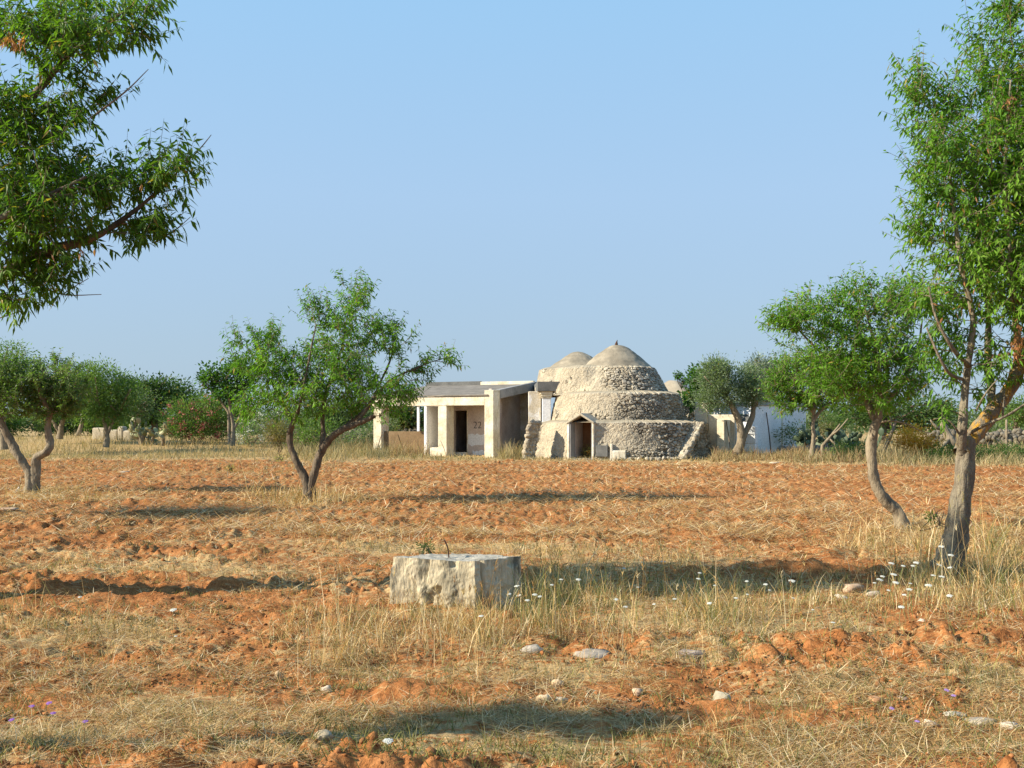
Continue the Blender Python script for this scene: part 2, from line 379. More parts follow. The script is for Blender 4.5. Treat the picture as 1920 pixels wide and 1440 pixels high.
# zones with standing grass: px, py, sx, sy, height, blades, share of green, spread of colour
GR = [ (968, 1398, 14, 3, .26, 60, 1.1), (700, 1372, 60, 8, .12, 260, .9), (340, 1345, 50, 8, .10, 260, .9), (950, 1335, 200, 10, .09, 700, .8), (760, 1190, 110, 26, .34, 2600, .22), (640, 1220, 60, 22, .30, 1100, .10), (900, 1205, 80, 26, .36, 1700, .2), (800, 1150, 90, 8, .22, 900, .5), (1010, 1150, 40, 24, .36, 1500, .72),
       (1080, 1105, 60, 26, .40, 1700, .5), (1220, 1150, 110, 32, .34, 3000, .45), (1390, 1150, 90, 32, .30, 2400, .5), (1340, 1100, 120, 16, .24, 1300, .6), (1560, 1130, 70, 34, .26, 1500, .45),
       (1830, 1100, 70, 38, .46, 3600, .42), (1720, 1085, 40, 26, .36, 1100, .4), (1900, 1060, 40, 36, .5, 1500, .45), (1880, 1025, 60, 20, .34, 1000, .25), (1640, 1010, 60, 18, .34, 1300, .08), (1720, 1000, 50, 22, .36, 1100, .12),
       (560, 940, 50, 8, .50, 1500, .08), (630, 935, 40, 6, .4, 600, .12), (70, 930, 55, 8, .36, 900, .3), (210, 935, 60, 6, .25, 500, .15),
       (60, 1200, 90, 26, .24, 1700, .4), (230, 1190, 90, 20, .14, 900, .2), (80, 1395, 110, 36, .12, 1500, .35), (300, 1320, 120, 40, .07, 900, .4),
       (1480, 1390, 180, 28, .11, 3000, .6), (1750, 1380, 160, 30, .09, 2200, .5), (1870, 1275, 70, 34, .15, 1500, .75), (1540, 1290, 90, 30, .10, 900, .5), (1080, 1265, 120, 18, .12, 1200, .3),
       (420, 1075, 190, 14, .12, 2200, .4), (150, 1060, 120, 14, .12, 1300, .35), (820, 1030, 220, 14, .16, 2000, .3), (1150, 1040, 160, 16, .2, 1500, .4), (1000, 1400, 180, 22, .07, 1200, .4), (700, 1345, 130, 14, .08, 900, .55), (1300, 1225, 90, 20, .12, 1000, .4) ]
def cover(x, y):
    px, py = to_px(x, y); c = np.zeros_like(px)
    for g in GR: c = np.maximum(c, np.exp(-.5 * (((px - g[0]) / (g[2] * 1.25))**2 + ((py - g[1]) / (g[3] * 1.25))**2)))
    return c
def micro(x, y):
    cov = cover(x, y); soil = (1 - .6 * cov) * sst(62, 44, y)
    row = fbm2(x / 2.6 + .12 * y, y / .9, 21, 3)
    a = (fbm2(x / .7, y / .55, 22, 3) - .5) * .15
    b = (np.abs(2 * vn2(x / .24, y / .20, 24) - 1)) * .065 + np.abs(2 * vn2(x / .11, y / .10, 25) - 1) * .032 + vn2(x / .045, y / .045, 26) * .018
    rough = .35 + 1.0 * sst(.40, .66, row)
    far = sst(9, 17, y); c = (vn2(x / .15, y / .42, 27) - .5) * .045 + (vn2(x / .07, y / .3, 28) - .5) * .065
    rough = np.maximum(np.where(y > 14, rough * .7, rough), .55); nb_ = (np.abs(2 * vn2(x / .30 + .6 * vn2(x / .1, y / .1, 33), y / .26, 34) - 1)) * .07 * (1 - far)
    return soil * (a * .9 + nb_ * rough + (b - .05) * rough * 1.2 + c * far * (.5 + rough * .7) + (row - .5) * .12) - .01
def gz(x, y): return gbase(x, y) + micro(x, y)

rows = [-40, -15, -6, -2, 0, 1, 1.8]
d = 2.5
while d < 72: rows.append(d); d += max(.012, d * .0055)
while d < 4000: rows.append(d); d *= 1.25
rows = np.array(rows)
s = np.concatenate([[-40, -12, -5, -2.5, -1.5, -1.1, -.9], np.linspace(-.78, .78, 1150), [.9, 1.1, 1.5, 2.5, 5, 12, 40]])
wd = np.maximum(rows + 1.2, 2.6)
X = s[None] * wd[:, None]; Y = np.repeat(rows[:, None], len(s), 1)
near = sst(1.2, 2.5, Y) * (Y < 72) * (np.abs(s)[None] < .8)
ZZ = gbase(X, Y) + np.where(near > 0, micro(X, Y) * near, 0)
cov = np.maximum(cover(X, Y), 0)
nr, nc = X.shape; i = np.arange(nr - 1)[:, None] * nc; j = np.arange(nc - 1)[None]
Qd = np.stack([i + j, i + j + 1, i + nc + j + 1, i + nc + j], -1).reshape(-1, 4)
m, nt, b = mat('red_earth', 1, .04)
v = geo_pos(nt); vs = geo_pos(nt, (.7, 1.3, 1))
n1 = noise_node(nt, .55, 6, .62, vs); n2 = noise_node(nt, 5, 6, .68, v); n3 = noise_node(nt, 40, 5, .65, v); n4 = noise_node(nt, 14, 6, .7, geo_pos(nt, (.6, 1.4, 1)))
soil = ramp(nt, n2.outputs[0], [(.28, (.18, .062, .021)), (.5, (.355, .143, .048)), (.72, (.50, .235, .09))])
soil = mix(nt, soil, ramp(nt, n3.outputs[0], [(.25, (.65, .65, .65)), (.75, (1.2, 1.2, 1.2))]), 1.0, 'MULTIPLY')
straw = ramp(nt, n3.outputs[0], [(.3, (.30, .20, .085)), (.7, (.58, .44, .22))])
def math_(op, a, b_):
    n = nt.nodes.new('ShaderNodeMath'); n.operation = op
    for k, q in enumerate((a, b_)):
        if hasattr(q, 'node'): nt.links.new(q, n.inputs[k])
        else: n.inputs[k].default_value = q
    return n.outputs[0]
ca = attr(nt, 'cover'); fa = attr(nt, 'bank')
f = math_('ADD', math_('MULTIPLY', n4.outputs[0], .9), math_('MULTIPLY', n1.outputs[0], .75))
f = math_('ADD', f, math_('MULTIPLY', ca.outputs['Fac'], .17)); f = math_('ADD', f, math_('MULTIPLY', fa.outputs['Fac'], .5))
fac = ramp(nt, f, [(.90, (0, 0, 0)), (1.02, (.85, .85, .85))])
c = mix(nt, soil, straw, fac)
nt.links.new(c, b.inputs['Base Color']); bump(nt, b, n3.outputs[0], .9, .02)
ground = mk('ground', np.stack([X, Y, ZZ], -1).reshape(-1, 3), [Qd], m, smooth=True, extra={'cover': cov.ravel(), 'bank': (sst(38, 50, Y + X * .10 + 6 * (fbm2(X / 3, Y / 2.5, 51, 3) - .5))).ravel()})
ground['kind'] = 'structure'

# ------------------------------------------------------------------ clods, straw, standing grass (uncountable)
def scatter_screen(n, y0, y1, power=1.0):
    py = y0 + (y1 - y0) * rng.random(n)**power; px = rng.uniform(-260, 2180, n); d = GD(py); return (px - CX) / F * d, d
def icos():
    import bmesh
    bm = bmesh.new(); bmesh.ops.create_icosphere(bm, subdivisions=2, radius=1); bm.verts.ensure_lookup_table()
    V = np.array([q.co[:] for q in bm.verts]); T = np.array([[w.index for w in f.verts] for f in bm.faces]); bm.free(); return V, T
IV, IT = icos()
def lump(seed, amp=.35, fr=1.4, flat=.7):
    r = 1 + amp * (vn3(IV * fr + seed * 7.7, seed) * 2 - 1) + amp * .5 * (vn3(IV * fr * 2.3 + seed, seed + 3) * 2 - 1)
    return IV * r[:, None] * np.array([1, 1, flat])
def clods(n, y0, y1, pw, res, med, name, lab):
    import bmesh
    bm = bmesh.new(); bmesh.ops.create_icosphere(bm, subdivisions=res, radius=1); bm.verts.ensure_lookup_table()
    U = np.array([q.co[:] for q in bm.verts]); Tq = np.array([[w.index for w in f.verts] for f in bm.faces]); bm.free()
    x, y = scatter_screen(n, y0, y1, pw)
    k = (cover(x, y) < .75) & (fbm2(x / 2.6 + .12 * y, y / .9, 21, 3) + .12 * (fbm2(x / .5, y / .5, 23, 2) - .5) > .36); k &= (y > 5.4) | (rng.random(len(y)) < .3); x, y = x[k], y[k]; n = len(x)
    sz = np.exp(rng.normal(size=n) * .5) * med * np.clip(y / 14., .75, 2.2); z = gz(x, y); var = []
    for q in range(10):
        r = 1 + .75 * (vn3(U * 1.9 + q * 7.7, q) * 2 - 1) + .5 * (vn3(U * 4.3 + q, q + 3) * 2 - 1); var.append(U * r[:, None] * np.array([1.1, .9, .75]))
    VV = np.array(var)[rng.integers(0, 10, n)]; a = rng.random(n) * 6.28; R = np.zeros((n, 3, 3))
    R[:, 0, 0] = np.cos(a); R[:, 0, 1] = -np.sin(a); R[:, 1, 0] = np.sin(a); R[:, 1, 1] = np.cos(a); R[:, 2, 2] = 1
    VV = np.einsum('nij,nvj->nvi', R, VV) * sz[:, None, None] + np.stack([x, y, z + sz * .2], -1)[:, None]
    cc = np.array([[.36, .145, .05]]) * rng.uniform(.6, 1.25, (n, 1)) + rng.random((n, 1)) * np.array([[.05, .045, .03]])
    g = mk(name, VV.reshape(-1, 3), [(np.arange(n)[:, None, None] * len(U) + Tq[None]).reshape(-1, 3)], M['dirt'], smooth=True, col=np.repeat(cc, len(U), 0)); g['kind'] = 'stuff'; g['label'] = lab
clods(22000, 960, 1540, .9, 1, .0115, 'soil_clods', 'red clods of ploughed earth in the near field')
clods(12000, 852, 1000, .9, 1, .0085, 'soil_crumbs', 'red clods of ploughed earth in the far field')

def blades(x, y, z, h, w, lean, az, bend, col, name, label):
    n = len(x); dirv = np.stack([np.cos(az), np.sin(az), np.zeros(n)], -1); fa_ = rng.random(n) * 6.28
    sd = np.stack([np.cos(fa_), np.sin(fa_), np.zeros(n)], -1); b0 = np.stack([x, y, z], -1); rows_ = []
    for t, wf in ((0, 1), (.35, .85), (.7, .55), (1, .12)):
        th = lean + bend * t; r = h * t
        c_ = b0 + dirv * (np.sin(th) * r)[:, None] + Z * (np.cos(th) * r)[:, None]
        rows_ += [c_ - sd * (w * wf * .5)[:, None], c_ + sd * (w * wf * .5)[:, None]]
    V = np.stack(rows_, 1).reshape(-1, 3); i_ = np.arange(n)[:, None] * 8
    Q_ = [i_ + np.array([[2 * q, 2 * q + 1, 2 * q + 3, 2 * q + 2]]) for q in range(3)]
    g_ = mk(name, V, Q_, M['grass'], col=np.repeat(col, 8, 0)); g_['kind'] = 'stuff'; g_['label'] = label; return g_
DRY = np.array([(.58, .38, .15), (.70, .53, .25), (.48, .30, .12), (.78, .65, .40), (.38, .22, .10)])
GRN = np.array([(.17, .18, .045), (.25, .25, .065), (.12, .15, .05), (.32, .29, .10), (.22, .22, .11)])
# lying straw over the whole field
x, y = scatter_screen(190000, 846, 1500, .85); cl = fbm2(x / .8 + .1 * y, y / .5, 31, 4) * .6 + .4 * fbm2(x / .22, y / .3, 32, 2) + .10 * cover(x, y) + rng.normal(size=len(x)) * .05
k = cl > .555 - .09 * sst(9, 20, y); x, y = x[k], y[k]; n = len(x); fz = sst(9, 22, y)
L = rng.uniform(.035, .15, n) * (1 + 2.0 * fz) * np.where(rng.random(n) < .04, 2, 1); W = np.maximum(.004, y * .00075) * rng.uniform(.7, 1.25, n)
blades(x, y, gz(x, y) + rng.uniform(.004, .03, n) + .03 * fz, L, W, rng.uniform(1.1, 1.55, n), rng.random(n) * 6.28, rng.uniform(-.1, .3, n),
       DRY[rng.integers(0, 5, n)] * rng.uniform(.7, 1.1, (n, 1)), 'straw', 'dry straw lying over the ploughed earth')
x, y = scatter_screen(110000, 849, 1010, 1.0); cl = fbm2(x / 1.3, y / 2.2, 35, 3) * .6 + .4 * fbm2(x / .4, y / .9, 36, 2)
k = cl + rng.normal(size=len(x)) * .05 > .485; x, y = x[k], y[k]; n = len(x)
blades(x, y, gz(x, y) + rng.uniform(.01, .07, n), rng.uniform(.10, .34, n), y * .0009 * rng.uniform(.6, 1.3, n), rng.uniform(1.15, 1.6, n), rng.random(n) * 6.28, rng.uniform(-.1, .2, n),
       DRY[rng.integers(0, 5, n)] * rng.uniform(.7, 1.1, (n, 1)), 'stubble', 'flecks of dry straw and stubble over the far field')
# standing tufts
xs, ys, hs, gs = [], [], [], []
for (px, py, sx, sy, h, nb, gr) in GR:
    nb = int(nb * (.50 if h > .2 else .62)); gr = gr * .85; nc_ = max(6, nb // 22); qx = px + rng.normal(size=nc_) * sx; qy = np.clip(py + rng.normal(size=nc_) * sy, 842, 1500)
    k = rng.integers(0, nc_, nb); dd = GD(qy[k]); cx_ = (qx[k] - CX) / F * dd
    ch = np.exp(rng.normal(size=nc_) * .45 - .12)[k]; cg = np.clip(gr + rng.normal(size=nc_) * .25, 0, 1)[k]
    xs.append(cx_ + rng.normal(size=nb) * (.05 + .006 * dd)); ys.append(dd + rng.normal(size=nb) * (.05 + .006 * dd)); hs.append(.7 * h * ch * rng.uniform(.2, 1.25, nb)); gs.append(rng.random(nb) < cg)
x = np.concatenate(xs); y = np.concatenate(ys); h = np.concatenate(hs); gmask = np.concatenate(gs); n = len(x)
W = np.maximum(.0035, y * .00055) * rng.uniform(.7, 1.3, n)
col = np.where(gmask[:, None], GRN[rng.integers(0, 5, n)], DRY[rng.integers(0, 5, n)]) * rng.uniform(.7, 1.2, (n, 1))
blades(x, y, gz(x, y), h, W, np.abs(rng.normal(size=n)) * .32, rng.random(n) * 6.28, np.abs(rng.normal(size=n)) * .65, col, 'grass', 'dry and green tufts of standing grass')
# tall single dry stalks with seed heads
pq = np.array([(1070, 1130), (1084, 1120), (1274, 1120), (880, 1210), (890, 1195), (610, 1250), (700, 1230), (735, 1240), (930, 1200), (1310, 1180), (1500, 1190), (1215, 1160), (1760, 1120), (1850, 1130), (1880, 1090), (1655, 1180), (800, 1240), (560, 1230), (660, 1210), (1010, 1190)] * 4, float)
pq += rng.normal(size=pq.shape) * np.array([26, 9]); y = GD(pq[:, 1]); x = (pq[:, 0] - CX) / F * y; n = len(x); hh = rng.uniform(.35, .72, n) * np.where(np.arange(n) < 20, 1.1, .8); az = rng.random(n) * 6.28; ln_ = np.abs(rng.normal(size=n)) * .14; be_ = np.abs(rng.normal(size=n)) * .3
cst = DRY[rng.integers(0, 5, n)]; z = gz(x, y); th = ln_ + be_; tx_ = np.cos(az) * np.sin(th) * hh; ty_ = np.sin(az) * np.sin(th) * hh
blades(x, y, z, hh, np.full(n, .006), ln_, az, be_, cst, 'grass_stalks', 'tall thin dry grass stalks')
r8 = np.repeat(np.arange(n), 8); blades(x[r8] + tx_[r8] * .93, y[r8] + ty_[r8] * .93, z[r8] + np.cos(th[r8]) * hh[r8] * rng.uniform(.86, .97, n * 8), rng.uniform(.02, .05, n * 8), np.full(n * 8, .007), rng.uniform(.1, .8, n * 8), rng.random(n * 8) * 6.28, np.full(n * 8, .2), cst[r8] * .9, 'seed_heads', 'dry seed heads on the tall grass stalks')
# sparse small green weeds anywhere
x, y = scatter_screen(1500, 930, 1480, .8); x = np.repeat(x, 14) + rng.normal(size=21000) * .07; y = np.repeat(y, 14) + rng.normal(size=21000) * .07; n = len(x)
blades(x, y, gz(x, y), rng.uniform(.03, .11, n), np.maximum(.005, y * .0007), rng.uniform(.2, 1.2, n), rng.random(n) * 6.28, rng.uniform(0, .6, n), GRN[rng.integers(0, 5, n)] * rng.uniform(.6, 1.1, (n, 1)), 'weeds', 'small green weeds scattered in the field')
# long grass along the far edge of the field and round the buildings
xs, ys, hs, cs_ = [], [], [], []
def far_grass(n, x0, x1, d0, d1, h, pal):
    px = rng.uniform(x0, x1, n); dd = rng.uniform(d0, d1, n); dd = dd + (7 * (fbm2((px - CX) / F * dd / 4.5, dd * 0 + 3, 71, 3) - .5) if (x1 < 730 or x0 > 1470) else 0); xs.append((px - CX) / F * dd); ys.append(dd); 
    hs.append(h * rng.uniform(.4, 1.2, n) * (.5 + vn2(xs[-1] / 1.1, dd / 1.1, 5))); pal = np.array(pal); cs_.append(pal[rng.integers(0, len(pal), n)])
PALE = [(.46, .36, .18), (.55, .44, .24), (.38, .28, .13), (.30, .28, .12)]; REDW = [(.26, .14, .07), (.34, .20, .10), (.22, .17, .07), (.40, .28, .14)]
GREY = [(.20, .20, .09), (.26, .24, .13), (.36, .30, .17)]
far_grass(9000, -100, 720, 47, 64, .45, PALE); far_grass(2500, -100, 720, 45, 50, .3, PALE + GREY); far_grass(2200, -100, 640, 33, 46, .15, PALE); far_grass(1400, 600, 1500, 38, 45, .11, PALE); far_grass(1300, 1480, 2050, 34, 42, .15, PALE)
far_grass(1500, 690, 1000, 44.2, 46.8, .26, PALE + GREY); far_grass(420, 732, 806, 46.6, 48.6, .85, PALE + REDW); far_grass(420, 935, 985, 45, 47.6, .8, PALE + GREY); far_grass(300, 690, 730, 46, 48, .5, GREY)
far_grass(900, 985, 1340, 43.6, 44.9, .2, PALE + GREY); far_grass(2600, 1335, 1520, 42, 46.0, .5, REDW + PALE); far_grass(2400, 1480, 1700, 40, 45, .5, PALE + GREY + REDW)
far_grass(4200, 1650, 2050, 38, 47, .6, GREY + PALE); far_grass(3000, 1500, 2050, 47, 60, .7, PALE + GREY); far_grass(3000, 540, 760, 47, 58, .7, GREY + PALE)
x = np.concatenate(xs); y = np.concatenate(ys); h = np.concatenate(hs); col = np.concatenate(cs_); n = len(x)
blades(x, y, gz(x, y), h, rng.uniform(.014, .028, n), np.abs(rng.normal(size=n)) * .25, rng.random(n) * 6.28, np.abs(rng.normal(size=n)) * .5, col * rng.uniform(.7, 1.15, (n, 1)), 'meadow_grass', 'long dry grass along the far edge of the field')

# ------------------------------------------------------------------ the flat-roofed house (front turned 25 degrees to the left)
AL = math.radians(25); hu = np.array([-math.cos(AL), math.sin(AL), 0]); hv = np.array([math.sin(AL), math.cos(AL), 0])
h0 = np.array([-.90, 48.0, -.06]); HS = 48.0 / 46.0
house = thing('flat_roofed_house', 'derelict flat-roofed farmhouse with an open porch and 22 painted by its doorway', 'house', tuple(h0))
def hb(m, a, b, c, taper=0): m.box(h0, hu * HS, hv * HS, Z * HS, a, b, c, taper=taper)
def part(name, mt, boxes, bw=.015, parent=None):
    mb = MB()
    for q in boxes: hb(mb, *q)
    o = mb.build(name, mt, parent or house)
    if bw: bevel(o, bw)
    return o
part('pillar', M['cream'], [((0, .46), (0, .70), (-.3, 3.12))])
part('pillar', M['cream'], [((2.47, 2.93), (.02, .76), (-.3, 2.455))])
part('pillar', M['cream'], [((6.1, 6.55), (.02, .72), (-.3, 2.455))])
part('pillar', M['white'], [((4.02, 4.12), (.08, .18), (1.24, 2.455))], .005)
part('front_beam', M['cream'], [((.463, 6.6), (0, .32), (2.46, 2.88))])
part('side_wall', M['white'], [((3.56, 3.70), (.03, 1.6), (-.3, 2.455))])
part('low_wall', M['brown'], [((3.70, 6.1), (.25, .45), (-.3, 1.23))])
part('bench', M['cream'], [((2.93, 3.40), (.06, .5), (-.3, .47))], .03)
bw_ = part('back_wall', M['pink'], [((.46, 2.19), (1.6, 1.85), (-.3, 3.0)), ((2.95, 3.70), (1.6, 1.85), (-.3, 3.0)), ((2.19, 2.95), (1.6, 1.85), (2.25, 3.0))], 0)
# sunlit lower part painted in as ragged white strips, laid 4 mm proud of the back wall
def ragged(a0, a1, z0, z1, b, seed, n=26):
    V, Q_ = [], []
    for k in range(n + 1):
        a = a0 + (a1 - a0) * k / n; zt = z1 + (.10 * vn2(np.array(k * .55), np.array(1.0), seed) - .05); zb = z0 + .16 * vn2(np.array(k * .4), np.array(4.0), seed + 1)
        V += [h0 + HS * (a * hu + b * hv + Z * zb), h0 + HS * (a * hu + b * hv + Z * zt)]
    for k in range(n): Q_.append((2 * k + 2, 2 * k, 2 * k + 1, 2 * k + 3))
    return np.array(V), Q_
mb = MB(); mb.add(*ragged(.46, 2.17, .50, 1.10, 1.594, 3)); mb.add(*ragged(.46, 1.9, -.1, .30, 1.594, 5)); mb.build('whitewash_and_sunlight', M['white'], house)
part('doorway', M['door'], [((2.19, 2.95), (2.9, 2.95), (.0, 2.25))], 0)  # dark panel standing in for the unlit room behind the opening
part('door_frame', M['cream'], [((2.15, 2.20), (1.575, 1.597), (.23, 2.28)), ((2.94, 2.99), (1.575, 1.597), (.23, 2.28))], 0)
part('doorstep', M['cream'], [((2.12, 3.02), (1.25, 1.59), (-.3, .22))], .03)
part('porch_floor', M['concrete'], [((.47, 3.55), (.1, 1.6), (-.3, .03))], 0)
part('inner_wall', M['pink'], [((1.0, 1.15), (1.86, 5.2), (-.3, 3.3)), ((3.5, 3.65), (1.86, 5.2), (-.3, 3.1))], 0)
part('rear_wall', M['pier'], [((-.42, 6.5), (5.2, 5.5), (-.3, 3.28))], .02)
# sloping roof, its side beam, the rear parapet and the canopy slab
def slab(name, a, pts, mt, parent=house, bw=.02):
    """prism along a whose (b, z) outline is pts"""
    V = [h0 + HS * (aa * hu + bb * hv + Z * zz) for aa in a for bb, zz in pts]; n = len(pts)
    Q_ = [(k, n + k, n + (k + 1) % n, (k + 1) % n) for k in range(n)] + [tuple(range(n)), tuple(range(2 * n - 1, n - 1, -1))]
    o = mk(name, V, [np.array(Q_[:n]), np.array(Q_[n:])], mt, parent)
    if bw: bevel(o, bw)
    return o
slab('roof', (.26, 6.62), [(-.06, 2.89), (5.25, 3.50), (5.25, 3.64), (-.06, 2.96)], M['roofing'])
slab('side_beam', (-.02, .25), [(.703, 2.78), (5.0, 3.29), (5.0, 3.74), (.703, 3.20)], M['concrete'])
slab('beam_end', (-.015, .46), [(-.01, 3.123), (.70, 3.123), (.70, 3.20), (-.01, 3.155)], M['cream'], bw=.01)
part('parapet', M['dark_concrete'], [((3.34, 6.62), (5.26, 5.5), (3.3, 3.84))])
part('parapet', M['cream'], [((.30, 3.335), (5.26, 5.5), (3.3, 3.80))])
can = MB(); V = []
plan = [(1.23, 47.9), (2.67, 47.9), (2.78, 49.5), (2.0, 52.9), (1.15, 52.7)]
for z_, e_ in ((3.19, 0), (3.64, .06)):
    for k_, (a_, b_) in enumerate(plan): V.append(np.array([a_ + (e_ if k_ in (1, 2) else 0), b_, z_]))
mk('canopy_slab', V, [np.array([(k_, (k_ + 1) % 5, 5 + (k_ + 1) % 5, 5 + k_) for k_ in range(5)]), np.array([(4, 3, 2, 1, 0), (5, 6, 7, 8, 9)])], M['dark_concrete'], house)  # shade on the fascia is put into the slab's dark colour
def wbox(name, x0, x1, y0, y1, z0, z1, mt, parent=None):
    mb = MB(); mb.box(np.zeros(3), np.array([1., 0, 0]), np.array([0, 1., 0]), Z, (x0, x1), (y0, y1), (z0, z1)); o = mb.build(name, mt, parent or house); bevel(o, .02); return o
wbox('pier', .80, 1.40, 48.35, 49.0, -.3, 3.187, M['pier'])
pl = wbox('pilaster', 1.46, 1.88, 48.12, 48.6, 1.3, 2.84, M['white'])
for x_, z0_, z1_ in ((.03, 2.843, 2.92), (.06, 2.923, 3.03), (.09, 3.033, 3.186)): wbox('capital', 1.46 - x_, 1.88 + x_, 48.12 - x_, 48.6, z0_, z1_, M['cream'], pl)
# the painted number 22
cu = bpy.data.curves.new('number', 'FONT'); cu.body = '22'; cu.size = .50; cu.extrude = .002; cu.align_x = 'CENTER'; cu.offset = -.006
to = bpy.data.objects.new('tmp_text', cu); C.objects.link(to)
dg = bpy.context.evaluated_depsgraph_get(); me_t = bpy.data.meshes.new_from_object(to.evaluated_get(dg)); bpy.data.objects.remove(to)
tv = np.array([q.co[:] for q in me_t.vertices]); tf = [list(p_.vertices) for p_ in me_t.polygons]
tw_ = h0 + HS * (1.63 * hu + 1.585 * hv + Z * 1.38)
W_ = tw_ - tv[:, :1] * hu + tv[:, 1:2] * Z - tv[:, 2:3] * hv
me_n = bpy.data.meshes.new('house_number'); me_n.from_pydata((W_ - h0).tolist(), [], tf); me_n.materials.append(M['paint'])
no = bpy.data.objects.new('house_number', me_n); C.objects.link(no); no.parent = house
no['label'] = 'dark 22 painted on the porch wall'
# a leaning pole against the end post
def pole(name, label, cat, a, b_, r, m_, k=6):
    a = np.array(a, float); b_ = np.array(b_, float); a[2] = gz(a[0], a[1]) - .05
    o = mk(name, *(lambda t: (t[0], [t[1], np.array(t[2])]))(tube(catmull([a, (a + b_) / 2 + np.array([.02, 0, .015]), b_], .2), r, k, .2)), m_, None, tuple(a), True)
    return tag(o, label, cat)
pole('pole', 'thin wooden pole leaning on the end post of the porch', 'pole', P(703, 858, 49.8), P(719, 800, 50.4), .022, M['twig'])
pole('stick', 'thin stick leaning on the middle pillar of the porch', 'stick', P(838, 858, 48.6), P(826, 826, 48.95), .015, M['twig'])

# ------------------------------------------------------------------ the trullo: three battered drystone tiers and two cones
tx, ty = (1166 - CX) / F * 48.6, 48.6
trullo = thing('trullo', 'large round drystone trullo with three stepped tiers and a gabled doorway', 'trullo', (tx, ty, 0))
sc = 50.4 / F
door_n = np.array([-math.sin(AL), -math.cos(AL), 0]); door_t = np.array([math.cos(AL), -math.sin(AL), 0])
da = P(1062, 860, 45.12); db = P(1116, 860, 44.5); door_c = (da + db) / 2; door_c[2] = 0
def radial(poly, c, th):
    """distance from c to a closed convex polygon in the directions th"""
    a = np.arctan2(poly[:, 1] - c[1], poly[:, 0] - c[0]); r = np.hypot(poly[:, 0] - c[0], poly[:, 1] - c[1]); o = np.argsort(a)
    a = np.concatenate([a[o] - 2 * math.pi, a[o], a[o] + 2 * math.pi]); r = np.tile(r[o], 3)
    return np.interp(th, a, r)
def hull(pts):
    pts = sorted(map(tuple, pts)); out = []
    for seq in (pts, pts[::-1]):
        h_ = []
        for p_ in seq:
            while len(h_) > 1 and (h_[-1][0] - h_[-2][0]) * (p_[1] - h_[-2][1]) - (h_[-1][1] - h_[-2][1]) * (p_[0] - h_[-2][0]) <= 0: h_.pop()
            h_.append(p_)
        out += h_[:-1]
    return np.array(out)
STN = np.array([(.38, .325, .235), (.44, .385, .285), (.31, .27, .205), (.49, .44, .34), (.35, .32, .26)])
